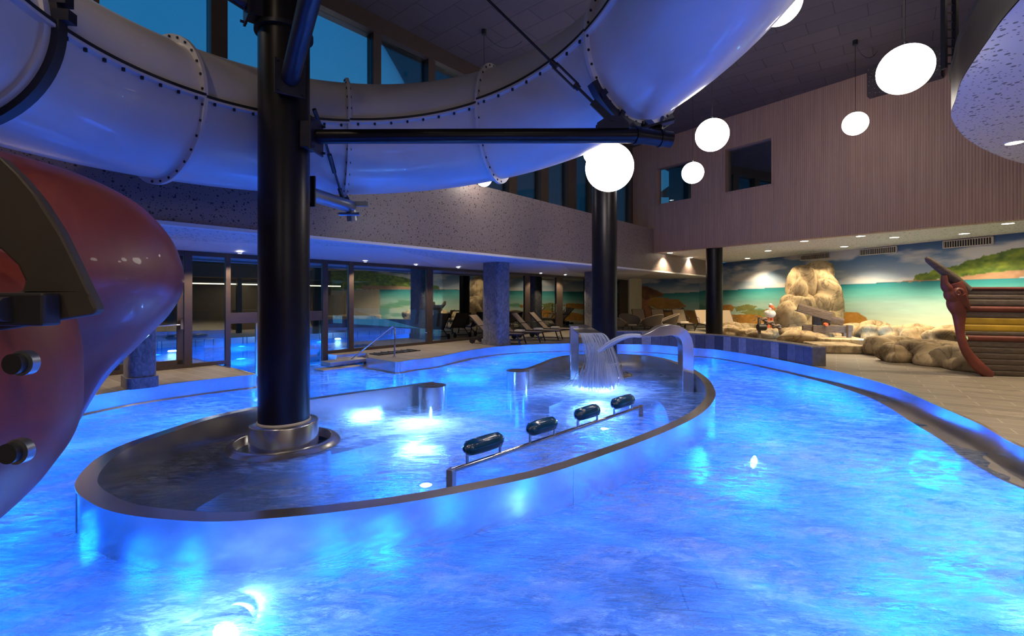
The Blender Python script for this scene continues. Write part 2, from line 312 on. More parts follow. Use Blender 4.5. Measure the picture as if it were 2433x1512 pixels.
def tag(o, label=None, cat=None, group=None, kind=None):
    for k, v in (('label', label), ('category', cat), ('group', group), ('kind', kind)):
        if v: o[k] = v
    return o
def thing(name, loc, label, cat, group=None):
    o = bpy.data.objects.new(name, None); C.collection.objects.link(o); o.location = loc; o.empty_display_size = .1; o['_o'] = tuple(loc)
    return tag(o, label, cat, group)
def copy_tree(o, parent=None):
    c = o.copy(); C.collection.objects.link(c)
    if parent is not None: c.parent = parent
    for ch in [q for q in list(bpy.data.objects) if q.parent is o]: copy_tree(ch, c)
    return c
def spline(pts, n=8, closed=False):
    pts = [Vector(p) for p in pts]; out = []; k = len(pts)
    g = (lambda i: pts[i % k]) if closed else (lambda i: pts[max(0, min(k-1, i))])
    for i in range(k if closed else k-1):
        a, b, c, d = g(i-1), g(i), g(i+1), g(i+2)
        for j in range(n):
            t = j/n; out.append(.5*((2*b)+(c-a)*t+(2*a-5*b+4*c-d)*t*t+(3*b-a-3*c+d)*t*t*t))
    if not closed: out.append(pts[-1])
    return out
def resample(pts, step):
    L = [0]
    for i in range(1, len(pts)): L.append(L[-1]+(pts[i]-pts[i-1]).length)
    n = max(2, int(L[-1]/step)); out = []; j = 0
    for k in range(n+1):
        t = L[-1]*k/n
        while j < len(L)-2 and L[j+1] < t: j += 1
        u = (t-L[j])/max(1e-9, L[j+1]-L[j]); out.append(pts[j].lerp(pts[j+1], min(1, max(0, u))))
    return out
def wallstrip(mb, path, offs, closed=False):
    """sweep a profile [(inward offset, z), ...] along a plan path"""
    n = len(path); m = len(offs[0] if isinstance(offs[0], list) else offs); vs = []
    for i, p in enumerate(path):
        a = path[(i-1) % n] if closed else path[max(0, i-1)]; b = path[(i+1) % n] if closed else path[min(n-1, i+1)]
        d = Vector((b.x-a.x, b.y-a.y, 0)).normalized(); nn = Vector((-d.y, d.x, 0))
        pr = offs[i] if isinstance(offs[0], list) else offs
        for o, z in pr: q = Vector((p.x, p.y, 0))+nn*o; vs.append((q.x, q.y, z))
    r = n if closed else n-1
    mb.add(vs, [(i*m+j, ((i+1) % n)*m+j, ((i+1) % n)*m+j+1, i*m+j+1) for i in range(r) for j in range(m-1)], False); return mb
def arcangle(o, ang=40):
    me = o.data; me.polygons.foreach_set('use_smooth', [True]*len(me.polygons))
    try: me.set_sharp_from_angle(angle=math.radians(ang))
    except Exception: pass
    return o
WZ = -.28    # water level

# ------------------------------------------------------------------ plan of the building
FA = px(364, 882); FB = px(1150, 804.6); FA.z = FB.z = 0; FD = (FB-FA).normalized(); FN = Vector((FD.y, -FD.x, 0))   # glass front, FN points into the hall
def on_line(A, D, x):       # plan point on a line seen at pixel column x
    k = (x-CX)/FOC; t = (k*A.y-A.x)/(D.x-k*D.y); return Vector((A.x+D.x*t, A.y+D.y*t, 0))
BA = Vector((-5.77, 7.06, 0)); BB = Vector((10.55, 25.3, 0)); BD = (BB-BA).normalized(); BN = Vector((BD.y, -BD.x, 0))
GA = Vector((5.45, 21.6, 0)); GB = Vector((12.94, 11.7, 0)); GD = (GB-GA).normalized(); GN = Vector((GD.y, -GD.x, 0))   # gallery front
GN = -GN if GN.y > 0 else GN
MA = Vector((12.4, 27.2, 0)); MBp = Vector((16.0, 14.5, 0)); MD = (MBp-MA).normalized()
M0 = MA-MD*2.1
ZS, ZG, ZT, ZB = 2.87, 3.7, 8.6, 4.7
def struct(mb, name, mat): return mb.obj(name, mat, kind='structure')

# pool outline at deck level (counter-clockwise seen from above)
SF = on_line(FA, FD, 514); SE = on_line(FA, FD, 776)
left = [SF, Vector((-6.4, 10.75, 0)), Vector((-5.75, 10.18, 0)), Vector((-5.5, 9.95, 0)), Vector((-5.72, 9.72, 0)), Vector((-6.35, 9.05, 0)), Vector((-6.85, 8.3, 0)), Vector((-7.12, 7.3, 0)), Vector((-7.2, 6.0, 0)), Vector((-6.9, 4.0, 0)), Vector((-5.9, 2.2, 0)), Vector((-3.6, 1.1, 0)), Vector((0, .8, 0)), Vector((3, 1.1, 0)), Vector((4.9, 2.5, 0)), Vector((5.45, 4.0, 0))]
right = [px(2433, 1067), px(2324, 1008), px(2227, 966), px(2129, 923), px(2031, 894), px(1927, 871), px(1803, 847), px(1705, 832), px(1640, 827), px(1549, 820), px(1476, 818.6), px(1348, 817), px(1214, 822), px(1127, 831.6), px(1040, 849), px(984, 855.5), px(956, 860.3), px(940, 861.6), px(925, 859.5), px(872, 851)]
P_left = resample(spline(left, 10), .12); P_right = resample(spline([left[-1]]+right, 10), .12)
notch = [Vector((-4.35, 13.75, 0)), SE+FN*.55]
poolpath = P_left+P_right[1:]+notch+[SE.copy()]
for p in poolpath: p.z = 0
# deck
hall = [Vector((-14, 3.2, 0)), Vector((-14, -6, 0)), Vector((19.5, -6, 0)), Vector((19.5, 4, 0)), MBp+MD*9, M0, Vector((8.0, 30, 0)), on_line(FA, FD, 1490), on_line(FA, FD, 776)]
def deck_mesh(poly, name, mat):
    mb = MB(); tri = tessellate_polygon([poly]); mb.add(poly, tri); low = [Vector((p.x, p.y, -.25)) for p in poly]; return struct(mb, name, mat)
# polygon = hall outline joined to the pool outline along the channel mouth
outer = [SE]+[on_line(FA, FD, 1490), Vector((8.0, 30.5, 0)), M0+Vector((.0, 1.2, 0)), MBp+MD*12, Vector((19.5, -6, 0)), Vector((-14, -6, 0)), Vector((-14, 3.0, 0)), FA-FD*4]+[SF]
deckpoly = outer+poolpath[1:-1]
deck_mesh(deckpoly, 'floor', 'deck')
# pool rim and basin walls
rim = MB(); NP = len(poolpath)
offs = []
for p in poolpath:
    wd = .1
    if p.x > 4.5 and p.y < 13 and p.y > 2: wd = .12+.26*min(1, max(0, (11.5-p.y)/6))
    offs.append([(.05, .006), (0.0, .006), (0, -.262), (wd, -.272), (wd, -1.9)])
# orientation: inward means towards the water
area = sum(poolpath[i].x*poolpath[(i+1) % NP].y-poolpath[(i+1) % NP].x*poolpath[i].y for i in range(NP))
sgn = 1 if area > 0 else -1
offs = [[((-1 if j == 0 else 1)*sgn*o, z) for j, (o, z) in enumerate(r)] for r in offs]
wallstrip(rim, poolpath[:-1], offs[:-1]); o = rim.obj('trim_1', 'steel', kind='structure'); arcangle(o)
fl = MB(); fl.add([(-9, 0, -1.9), (9, 0, -1.9), (9, 18, -1.9), (-9, 18, -1.9)], [(0, 1, 2, 3)]); struct(fl, 'pool_basin', 'basin')
# ceiling, outer walls
cl = MB(); k0 = BA-BD*16-BN*1.55; k1 = BA+BD*25-BN*1.55
cp_ = [Vector((k0.x, -8, ZT)), Vector((21, -8, ZT)), Vector((21, 32, ZT)), Vector((k1.x, 32, ZT)), Vector((k1.x, k1.y, ZT)), Vector((k0.x, k0.y, ZT))]
cl.add(cp_, tessellate_polygon([cp_])); struct(cl, 'ceiling', 'ceiling')
bw = MB(); bw.box((2.7, -6.1, 4.3), (33.6, .2, 8.6)); struct(bw, 'wall_back', 'bulk')
lw = MB(); lw.box((-14.1, -1.6, 4.3), (.2, 9.0, 8.6)); q0 = Vector((-14, 2.9, 0)); q1 = FA-FD*4
lw.beam(q0+Vector((0, 0, 4.3)), q1+Vector((0, 0, 4.3)), .2, 8.6)
aa = FA-FD*4; bb = on_line(FA, FD, 236); lw.beam(aa+Vector((0, 0, 1.45)), bb+Vector((0, 0, 1.45)), .2, 2.9); struct(lw, 'wall_left', 'cream_wall')

# ------------------------------------------------------------------ glass front
def vpost(mb, A, D, N, x0, x1, z0, z1, dep=.1):
    a = on_line(A, D, x0); b = on_line(A, D, x1); c = (a+b)/2; L = max(.04, (b-a).length); return mb.box((c.x, c.y, (z0+z1)/2), (L, dep, z1-z0), math.atan2(D.y, D.x))
def hbar(mb, A, D, x0, x1, z0, z1, dep=.1, off=Vector((0, 0, 0))):
    a = on_line(A, D, x0)+off; b = on_line(A, D, x1)+off; c = (a+b)/2; return mb.box((c.x, c.y, (z0+z1)/2), ((b-a).length, dep, z1-z0), math.atan2(D.y, D.x))
ZF = 2.75
bays = [(262, 436, 'door'), (455, 535, 'fix'), (546, 765, 'channel'), (777, 827, 'fix'), (838, 1013, 'fix'), (1026, 1150, 'fix'), (1158, 1245, 'fix'), (1257, 1320, 'fix'), (1335, 1388, 'fix'), (1395, 1470, 'fix')]
posts = [(250, 262), (436, 455), (535, 546), (765, 777), (827, 838), (1013, 1026), (1150, 1158), (1245, 1257), (1320, 1335), (1388, 1395), (1470, 1490)]
wn = 0
for i, (a, b, kind) in enumerate(bays):
    nm = 'door_1' if kind == 'door' else 'window_%d' % (i+1); z0 = .08 if kind != 'channel' else 1.27
    f = MB(); pa, pb = posts[i], posts[i+1]
    zb = -1.3 if kind == 'channel' or i == 3 else 0
    vpost(f, FA, FD, FN, pa[0], pa[1], min(zb, -.5 if pa[0] in (535, 765) else 0), ZF, .12)
    if i == len(bays)-1: vpost(f, FA, FD, FN, pb[0], pb[1], 0, ZF, .12)
    hbar(f, FA, FD, pa[1], pb[0], ZF-.1, ZF, .1)
    if kind == 'channel': hbar(f, FA, FD, pa[1], pb[0], 1.0, 1.27, .1)
    else: hbar(f, FA, FD, pa[1], pb[0], 0.004, .09, .1)
    if kind == 'door':
        for s0, s1 in ((268, 284), (420, 434)): vpost(f, FA, FD, FN, s0, s1, .1, ZF-.11, .07)
        hbar(f, FA, FD, 268, 434, .1, .2, .07); hbar(f, FA, FD, 268, 434, ZF-.2, ZF-.11, .07)
    fo = f.obj(nm, 'frame', kind='structure')
    g = MB()
    if kind == 'channel':
        hbar(g, FA, FD, a, b, 1.27, ZF-.1, .02); g.obj('glass_pane', 'glass', fo)
        g = MB(); hbar(g, FA, FD, a+62, b-6, -.2, 1.0, .02); g.obj('glass_pane', 'glass', fo)
        g = MB(); vpost(g, FA, FD, FN, 607, 612, -.4, 1.0, .05); g.obj('glass_edge_post', 'chrome', fo)
    else:
        hbar(g, FA, FD, a, b, .09, ZF-.1, .02); g.obj('glass_pane', 'glass', fo)
    if kind == 'door':
        h = MB(); o1 = FN*.1; p = on_line(FA, FD, 300)+o1; q = on_line(FA, FD, 428)+o1
        h.tube([p+Vector((0, 0, 1.0)), q+Vector((0, 0, 1.02))], .018); h.box((q.x, q.y, 1.05), (.05, .08, .26), math.atan2(FD.y, FD.x)); h.obj('push_bar', 'chrome', fo)
    if i == 8:
        for xx in (1316, 1338):
            h = MB(); p = on_line(FA, FD, xx)+FN*.12; h.tube([p+Vector((0, 0, .95)), p+Vector((0, 0, 1.35))], .02); h.obj('door_handle', 'chrome', fo)
# white pier right of the glass front
pr = MB(); a = on_line(FA, FD, 1490); pr.beam(a+Vector((0, 0, 1.44)), Vector((8.25, 29.9, 1.44)), .3, 2.88); struct(pr, 'wall_pier', 'cream_wall')

# ------------------------------------------------------------------ bulkhead, soffits
MX = MA.copy()
bend = Vector((12.3, 27.26, 0)); bst = BA-BD*6
bk = MB(); bk.beam(bst+Vector((0, 0, (ZS+ZB)/2))-BN*.1, bend+Vector((0, 0, (ZS+ZB)/2))-BN*.1, .2, ZB-ZS); struct(bk, 'wall_bulkhead', 'bulk')
lip = MB(); lip.beam(bst+Vector((0, 0, ZS-.03))-BN*.06, bend+Vector((0, 0, ZS-.03))-BN*.06, .2, .06); struct(lip, 'trim_2', 'soffit')
sh = MB(); dd = BN*-1.3
sh.add([bst+Vector((0, 0, ZB)), bend+Vector((0, 0, ZB)), bend+dd+Vector((0, 0, ZB)), bst+dd+Vector((0, 0, ZB))], [(0, 1, 2, 3)]); struct(sh, 'trim_3', 'bulk')
# folded soffit between bulkhead and glass front
so = MB(); sp2 = MB(); segs = 8; L = 30.0
fpts = []; bpts = []; mpts = []
for i in range(segs+1):
    t = -6+L*i/segs+(-1.5 if i == 0 else 0); b = BA+BD*t; f0 = FA+FD*(t-1.0)-FN*.1
    zz = ZS-.0 if i % 2 else ZS-.0
    k = .25 if i % 2 else .72
    m = b.lerp(f0, k); bpts.append(b+Vector((0, 0, ZS))); mpts.append(m+Vector((0, 0, ZS+.02))); fpts.append(f0.lerp(b, .12)+Vector((0, 0, ZF+.02)))
for i in range(segs):
    sp2.add([bpts[i], bpts[i+1], mpts[i+1], mpts[i]], [(0, 1, 2), (0, 2, 3)]); so.add([mpts[i], mpts[i+1], fpts[i+1], fpts[i]], [(0, 1, 2), (0, 2, 3)])
    e0 = fpts[i]-FN*.75+Vector((0, 0, -.02)); e1 = fpts[i+1]-FN*.75+Vector((0, 0, -.02)); so.add([fpts[i], fpts[i+1], e1, e0], [(0, 1, 2, 3)])
struct(sp2, 'ceiling_low_perforated', 'soffit_perf'); struct(so, 'ceiling_low_plain', 'soffit')
e2 = MB(); e2.add([bpts[-1]-BD*.5, bend+Vector((0, 0, ZS)), Vector((11.9, 29.8, ZS)), Vector((7, 31, ZS)), fpts[-1]-FD*2-FN*1.5+Vector((0, 0, .1))], [(0, 1, 2, 3, 4)]); struct(e2, 'ceiling_low_end', 'soffit')
e2 = MB(); tp = FA-FD*4; e2.beam(tp+Vector((0, 0, ZF+.5))-FN*.05, on_line(FA, FD, 1490)+Vector((0, 0, ZF+.5))-FN*.05, .1, 1.0); struct(e2, 'wall_above_glass', 'cream_wall')
# clerestory
CA = on_line(BA-BN*1.25, BD, 1024); CD_ = BD
cp = [(60, 72), (220, 233), (496, 535), (880, 898), (1010, 1026), (1118, 1132), (1202, 1221), (1278, 1296), (1343, 1362), (1399, 1410), (1450, 1459), (1493, 1503)]
for i in range(len(cp)-1):
    f = MB(); vpost(f, CA, CD_, BN, cp[i][0], cp[i][1], ZB-.2, ZT-.25, .3)
    hbar(f, CA, CD_, cp[i][0], cp[i+1][0], ZT-.42, ZT-.0, .42); hbar(f, CA, CD_, cp[i][0], cp[i+1][0], ZB-.2, ZB+.0, .3)
    if i == len(cp)-2: vpost(f, CA, CD_, BN, cp[i+1][0], cp[i+1][1], ZB-.2, ZT-.25, .3)
    fo = f.obj('window_%d' % (20+i), 'frame', kind='structure')
    g = MB(); hbar(g, CA, CD_, cp[i][1], cp[i+1][0], ZB, ZT-.42, .02); g.obj('glass_pane', 'glass_hi', fo)

# ------------------------------------------------------------------ gallery wall with two openings
gx = lambda xx: (on_line(GA, GD, xx)-GA).dot(GD)
def gz(x, y): p = on_line(GA, GD, x); return CZ+(HY-y)*p.y/FOC
holes = [(gx(1561), gx(1643), gz(1561, 487), gz(1561, 402)), (gx(1723), gx(1834), gz(1723, 458), gz(1723, 356))]
G0, G1 = 0, 17.0
gw = MB()
def gbox(s0, s1, z0, z1, th=.3):
    c = GA+GD*((s0+s1)/2)-GN*(th/2); gw.box((c.x, c.y, (z0+z1)/2), (s1-s0, th, z1-z0), math.atan2(GD.y, GD.x))
xs = [G0]+[v for h in holes for v in h[:2]]+[G1]
for a, b in ((xs[0], xs[1]), (xs[2], xs[3]), (xs[4], xs[5])): gbox(a, b, ZG, ZT)
for h in holes: gbox(h[0], h[1], ZG, h[2]); gbox(h[0], h[1], h[3], ZT)
struct(gw, 'wall_gallery', 'slat')
for i, h in enumerate(holes):
    f = MB(); b = .06
    def rb(s0, s1, z0, z1, th, off, mb): c = GA+GD*((s0+s1)/2)-GN*off; mb.box((c.x, c.y, (z0+z1)/2), (s1-s0, th, z1-z0), math.atan2(GD.y, GD.x))
    rb(h[0]-b, h[0]+.01, h[2]-b, h[3]+b, .03, -.005, f); rb(h[1]-.01, h[1]+b, h[2]-b, h[3]+b, .03, -.005, f); rb(h[0], h[1], h[3]-.01, h[3]+b, .03, -.005, f); rb(h[0], h[1], h[2]-b, h[2]+.01, .03, -.005, f)
    fo = f.obj('window_%d' % (40+i), 'slat', kind='structure'); g = MB(); rb(h[0], h[1], h[2], h[3], .02, .22, g); g.obj('glass_pane', 'glass', fo)
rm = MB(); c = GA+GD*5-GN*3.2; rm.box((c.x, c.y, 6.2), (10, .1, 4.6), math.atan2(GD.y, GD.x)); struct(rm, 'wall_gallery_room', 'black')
gs = MB(); a = GA+Vector((0, 0, ZG)); b = GA+GD*G1+Vector((0, 0, ZG)); gs.add([a, b, b-GN*14, a-GN*9], [(0, 1, 2, 3)]); struct(gs, 'ceiling_gallery', 'soffit_perf')
tr = MB(); tr.beam(GA-GN*.12+Vector((0, 0, ZG-.03)), GA+GD*G1-GN*.12+Vector((0, 0, ZG-.03)), .3, .06); struct(tr, 'trim_4', 'slat')

# ------------------------------------------------------------------ mural walls
rng = np.random.default_rng(3); LAT = rng.random((128, 128))
def vnoise(x, y):
    xi = np.floor(x).astype(int); yi = np.floor(y).astype(int); fx = x-xi; fy = y-yi; fx = fx*fx*(3-2*fx); fy = fy*fy*(3-2*fy)
    g = lambda a, b: LAT[a % 128, b % 128]
    return (g(xi, yi)*(1-fx)+g(xi+1, yi)*fx)*(1-fy)+(g(xi, yi+1)*(1-fx)+g(xi+1, yi+1)*fx)*fy
def fbm(x, y, o=5):
    s = 0; a = .5
    for i in range(o): s = s+a*vnoise(x*2**i+i*17.3, y*2**i+i*9.1); a *= .5
    return s
def inpoly(x, y, poly):
    r = np.zeros(x.shape, bool); n = len(poly)
    for i in range(n):
        x0, y0 = poly[i]; x1, y1 = poly[(i+1) % n]
        c = ((y0 > y) != (y1 > y)); r ^= c & (x < (x1-x0)*(y-y0)/(y1-y0+1e-12)+x0)
    return r
def sm(e0, e1, v): t = np.clip((v-e0)/(e1-e0), 0, 1); return t*t*(3-2*t)
def mural(A, B, z1, hor, shapes, name, dark=1.0, step=.035):
    D = (B-A); Lw = D.length; D.normalize(); ns = int(Lw/step); nz = int(z1/step)
    s, z = np.meshgrid(np.linspace(0, Lw, ns+1), np.linspace(0, z1, nz+1), indexing='ij')
    def sz(p): q = on_line(A, D, p[0]); return ((q-A).dot(D), CZ+(HY-p[1])*q.y/FOC)
    hz = hor(s)
    v = (z-hz)/np.maximum(.3, z1-hz)
    def mixc(a, b, t): return a*(1-t[..., None])+np.array(b)*t[..., None]
    col = np.zeros(s.shape+(3,))+np.array([.48, .6, .72])
    col = mixc(col, (.12, .25, .47), sm(.05, .75, v)); col = mixc(col, (.05, .13, .32), sm(.6, 1.05, v))
    cl = sm(.44, .66, fbm(s*.55+3, z*2.2+5)+.14*np.exp(-((s-2.5)/3)**2)+.08*np.exp(-((v-.1)/.12)**2)); col = mixc(col, (.8, .8, .8), cl*.85)
    sea = z < hz; w = np.clip((hz-z)/1.6, 0, 1)
    sc = np.zeros_like(col)+np.array([.03, .33, .36]); sc = mixc(sc, (.17, .6, .55), sm(.03, .3, w)); sc = mixc(sc, (.5, .76, .66), sm(.25, .6, w)); sc = mixc(sc, (.62, .78, .62), sm(.6, 1, w))
    sc = sc*(.88+.24*fbm(s*1.5, z*12))[..., None]
    gr = sm(.5, .62, fbm(s*.6+9, z*3+2))*sm(.35, .6, w); sc = mixc(sc, (.12, .42, .24), gr*.8)
    dk = np.exp(-((hz-z)/.03)**2)*(z < hz); sc = mixc(sc, (.02, .14, .22), dk*.8)
    col = np.where(sea[..., None], sc, col)
    for kind, poly in shapes:
        pp = [sz(p) for p in poly]; ds = (fbm(s*7, z*7)-.5)*.10; dz = (fbm(s*7+40, z*7+9)-.5)*(.16 if kind == 'bush' else .07)
        m = inpoly(s+ds, z+dz, pp); n = fbm(s*5, z*9); n2 = fbm(s*2.5+5, z*2.5)
        if kind == 'bush': c = np.stack([.04+.22*n**1.5*2, .1+.3*n**1.3*1.6, .02+.04*n], -1)
        elif kind == 'shore': c = np.stack([.35+.3*n, .2+.2*n, .1+.15*n], -1)
        elif kind == 'brown': c = np.stack([.14+.3*n2**2*1.6, .055+.16*n2**2*1.5, .02+.05*n2], -1)
        elif kind == 'pink': c = np.stack([.45+.25*n, .16+.14*n, .07+.08*n], -1)
        elif kind == 'weed': c = np.stack([.22+.2*n, .26+.18*n, .07+.08*n], -1)
        elif kind == 'sand': c = np.stack([.5+.15*n, .42+.14*n, .3+.1*n], -1)
        else: c = np.stack([.42+.3*n2, .19+.18*n2, .03+.05*n], -1)*(.75+.5*n)[..., None]
        col = np.where(m[..., None], c, col)
    col = np.clip(col*dark, 0, 1); vs = [tuple(A+D*a+Vector((0, 0, b))) for a, b in zip(s.ravel(), z.ravel())]
    m = nz+1; fs = [(i*m+j, (i+1)*m+j, (i+1)*m+j+1, i*m+j+1) for i in range(ns) for j in range(nz)]
    mb = MB(); mb.v = vs; mb.f = fs; mb.sm = [False]*len(fs); o = mb.obj(name, 'mural', kind='structure')
    at = o.data.color_attributes.new('paint', 'FLOAT_COLOR', 'POINT'); at.data.foreach_set('color', np.concatenate([col.reshape(-1, 3), np.ones((col.size//3, 1))], 1).ravel()); return o
ME = MBp+MD*5.4
def horz(A, D, knots):
    ks = [((on_line(A, D, x)-A).dot(D), CZ+(HY-y)*on_line(A, D, x).y/FOC) for x, y in knots]
    return lambda s: np.interp(s, [k[0] for k in ks], [k[1] for k in ks])
mural(M0, ME, 3.7, horz(M0, MD, [(1660, 692), (1720, 690), (1880, 682.3), (1979, 678), (2130, 670), (2433, 660)]), [
    ('bush', [(2170, 668), (2172, 655), (2205, 646), (2240, 640), (2280, 631), (2300, 619), (2345, 608), (2380, 597), (2433, 588), (2560, 560), (2800, 500), (3300, 420), (3300, 640), (2433, 645), (2300, 660)]),
    ('shore', [(2130, 671), (2170, 666), (2240, 664), (2300, 655), (2433, 640), (2800, 620), (2800, 648), (2433, 660), (2280, 666)]),
    ('sand', [(2600, 655), (3500, 640), (3500, 1100), (2600, 1000)]),
    ('orange', [(1990, 748), (2010, 742), (2040, 744), (2058, 755), (2072, 775), (2080, 800), (1985, 800)]),
    ('orange', [(1700, 726), (1738, 724), (1746, 731), (1740, 740), (1700, 741)]), ('weed', [(1745, 730), (1775, 724), (1800, 729), (1790, 736), (1750, 740)]),
    ('weed', [(1755, 742), (1790, 736), (1830, 739), (1830, 750), (1790, 753)]), ('orange', [(1816, 738), (1832, 731), (1856, 732), (1856, 741), (1820, 742)]),
    ('orange', [(1740, 748), (1790, 747), (1815, 753), (1850, 760), (1850, 800), (1735, 800), (1700, 780), (1690, 760)])], 'wall_right')
KB = Vector((8.2, 30.0, 0)); KD = (M0-KB).normalized()
mural(KB, M0, 2.87, horz(KB, KD, [(1518, 699), (1577, 697.5), (1675, 693.6)]), [
    ('pink', [(1515, 705), (1540, 700), (1548, 715), (1545, 735), (1555, 760), (1550, 800), (1512, 800)]),
    ('brown', [(1512, 682), (1535, 680), (1560, 690), (1578, 700), (1576, 704), (1560, 706), (1540, 712), (1530, 712), (1520, 702), (1512, 706)]),
    ('orange', [(1546, 707), (1580, 707), (1594, 711), (1612, 711), (1632, 729), (1600, 735), (1560, 735), (1538, 724)]),
    ('brown', [(1538, 726), (1560, 737), (1600, 737), (1625, 731), (1625, 742), (1560, 750), (1548, 740)]),
    ('orange', [(1556, 744), (1600, 742), (1640, 737), (1670, 742), (1670, 800), (1550, 800)])], 'wall_far', .8)

wf = MB(); wf.beam(ME+Vector((0, 0, 4.3)), Vector((19.6, -6, 4.3)), .2, 8.6); struct(wf, 'wall_front_right', 'frame')
# ------------------------------------------------------------------ water
def waves(x, y):
    h = 0
    for i, (kx, ky, a, p) in enumerate([(1.1, 2.3, .012, .3), (-2.2, 3.1, .009, 1.2), (3.7, 4.9, .006, 2.2), (5.5, -7.3, .004, .7), (8.3, 11.0, .0035, 4.1), (-12.0, 14.1, .0025, 2.9), (2.0, -1.3, .01, 5.1)]): h = h+a*np.sin(kx*x+ky*y+p+1.4*np.sin(.9*y+.5*x+i))
    return h
xs_ = np.arange(-8.2, 7.9, .07); ys_ = np.arange(.4, 17.4, .07); X, Y = np.meshgrid(xs_, ys_, indexing='ij')
Z = WZ+waves(X, Y)*.8+ .05*np.exp(-(((X-4.9)/1.1)**2+((Y-4.6)/2.2)**2))*fbm(X*1.5, Y*1.5)
m = len(ys_); n = len(xs_); wm = MB(); wm.v = list(zip(X.ravel().tolist(), Y.ravel().tolist(), Z.ravel().tolist()))
# outdoors the pool continues as its own sheet: keep only the indoor side of the glass front
inside = ((X-FA.x)*FN.x+(Y-FA.y)*FN.y) > -.06
# leave the dry ring around the nearer column open
COL1 = Vector((-3.05, 6.2, 0)); hole = (X-COL1.x)**2+(Y-COL1.y)**2 < .56**2
ok = inside & ~hole
wm.f = [(i*m+j, (i+1)*m+j, (i+1)*m+j+1, i*m+j+1) for i in range(n-1) for j in range(m-1) if ok[i, j] and ok[i+1, j+1] and ok[i+1, j] and ok[i, j+1]]
wm.sm = [True]*len(wm.f)
wm.obj('pool_water', 'water', None, 'churning blue lit pool water around the steel island', 'water', kind='stuff')
ow = MB(); a = on_line(FA, FD, 380)-FN*.1; b = on_line(FA, FD, 1240)-FN*.1
c1 = a-FN*9; c2 = b-FN*7
ow.add([a+Vector((0, 0, WZ)), b+Vector((0, 0, WZ)), c2+Vector((0, 0, WZ)), c1+Vector((0, 0, WZ))], [(0, 1, 2, 3)]); ow.obj('outdoor_pool_water', 'water_still', None, 'calm blue lit water of the outdoor pool behind the glass front', 'water', kind='stuff')

# ------------------------------------------------------------------ island curb
def topz(x, y): return px(x, y, .08)
fr = [(1030, 908), (1000, 911), (953, 918), (900, 925), (850, 931), (737, 947), (614, 966), (493, 992), (394, 1023), (296, 1057), (237, 1087), (198, 1121), (180, 1151), (186, 1172), (204, 1187), (247, 1210), (320, 1227), (444, 1239), (542, 1240), (636, 1233.5), (789, 1219), (986, 1191.4), (1156, 1159), (1302, 1126), (1447, 1078), (1564, 1034), (1651, 993), (1689, 961), (1699, 932), (1680, 900), (1645, 877), (1593, 856), (1535, 845.5), (1470, 842), (1410, 842), (1348, 845), (1313, 852), (1287, 862), (1258, 873), (1234, 879)]
cur = MB(); path = resample(spline([topz(*p) for p in fr], 8), .09)
IC = thing('island_curb', (0, 5, WZ), 'long steel curb wall looping round the inner whirlpool seats', 'curb')
wallstrip(cur, path, [(0, -1.89), (0, .066), (.13, .066), (.13, -1.89)]); o = cur.obj('curb_wall', 'steel', IC); arcangle(o)
st = MB(); wallstrip(st, path, [(-.006, .085), (.136, .085)]); wallstrip(st, path, [(-.006, .085), (-.006, .068)]); wallstrip(st, path, [(.136, .068), (.136, .085)]); arcangle(st.obj('curb_cap', 'steel', IC))
for k in (.245, .42, .62, .8):
    p = path[int(k*len(path))]; q = path[int(k*len(path))+1]; d = (q-p).normalized(); nn = Vector((-d.y, d.x, 0)); s_ = MB(); s_.beam(p-nn*.004+Vector((0, 0, -.4-.0)), p-nn*.001+Vector((0, 0, -.02)), .008, .006); s_.obj('weld_seam', 'steel', IC)
def pod(c, r, label, h=.08):
    b = MB(); b.cyl(c, r, -1.89, h, 40, caps=True); b.obj('curb_end_post', 'steel', None, label, 'post', group=None)
p1 = px(1027, 916, .08); pod((p1.x, p1.y), .25, 'round steel end post of the island curb right of the near column')
p2 = px(1230, 880.5, .08); pod((p2.x, p2.y), .25, 'round steel end post of the curb left of the waterfall')
# shallow bench under water along the inside
bn = MB(); wallstrip(bn, path, [(.13, -.62), (.75, -.62), (.75, -1.88)]); arcangle(bn.obj('underwater_bench', 'steel_rough', IC))

# ------------------------------------------------------------------ columns
def collar(T, c, rc, with_ring):
    b = MB(); b.lathe(c, [(rc, -1.3), (rc, -.02), (rc-.01, 0), (.31, 0)]); b.obj('steel_collar', 'steel', T)
    g = MB(); g.lathe(c, [(.33, 0.0), (.33, .02), (.30, .03)]); g.obj('sealing_ring', 'white_paint', T)
    if with_ring:
        r = MB(); r.lathe(c, [(.74, -.32), (.66, -.255), (.60, -.232), (.585, -.24), (.585, -1.3)], 64); r.obj('overflow_ring', 'steel', T)
        g = MB(); g.lathe(c, [(.585, -.36), (.4, -.36)]); g.obj('ring_water', 'water_still', T)
T1 = thing('support_column', (COL1.x, COL1.y, -1.9), 'thick black steel column in the near end of the island carrying slide arms', 'column')
b = MB(); b.cyl(COL1, .315, -1.9, ZT-.01, 64); b.obj('shaft', 'black_steel', T1)
collar(T1, COL1, .425, True)
def cbracket(mb, c, z, ang, w=.26, h=.34, rr=.315):
    d = Vector((math.cos(ang), math.sin(ang), 0)); s_ = Vector((-d.y, d.x, 0)); p = Vector((c.x, c.y, z))
    mb.beam(p+d*(rr-.05), p+d*(rr+.12), w, h); mb.beam(p+d*(rr+.11), p+d*(rr+.14), w+.1, h+.1)
    for a in (-1, 1):
        for b_ in (-1, 1): mb.tube([p+d*(rr+.10)+s_*a*(w/2+.01)+Vector((0, 0, b_*(h/2+.01))), p+d*(rr+.18)+s_*a*(w/2+.01)+Vector((0, 0, b_*(h/2+.01)))], .018, 6)
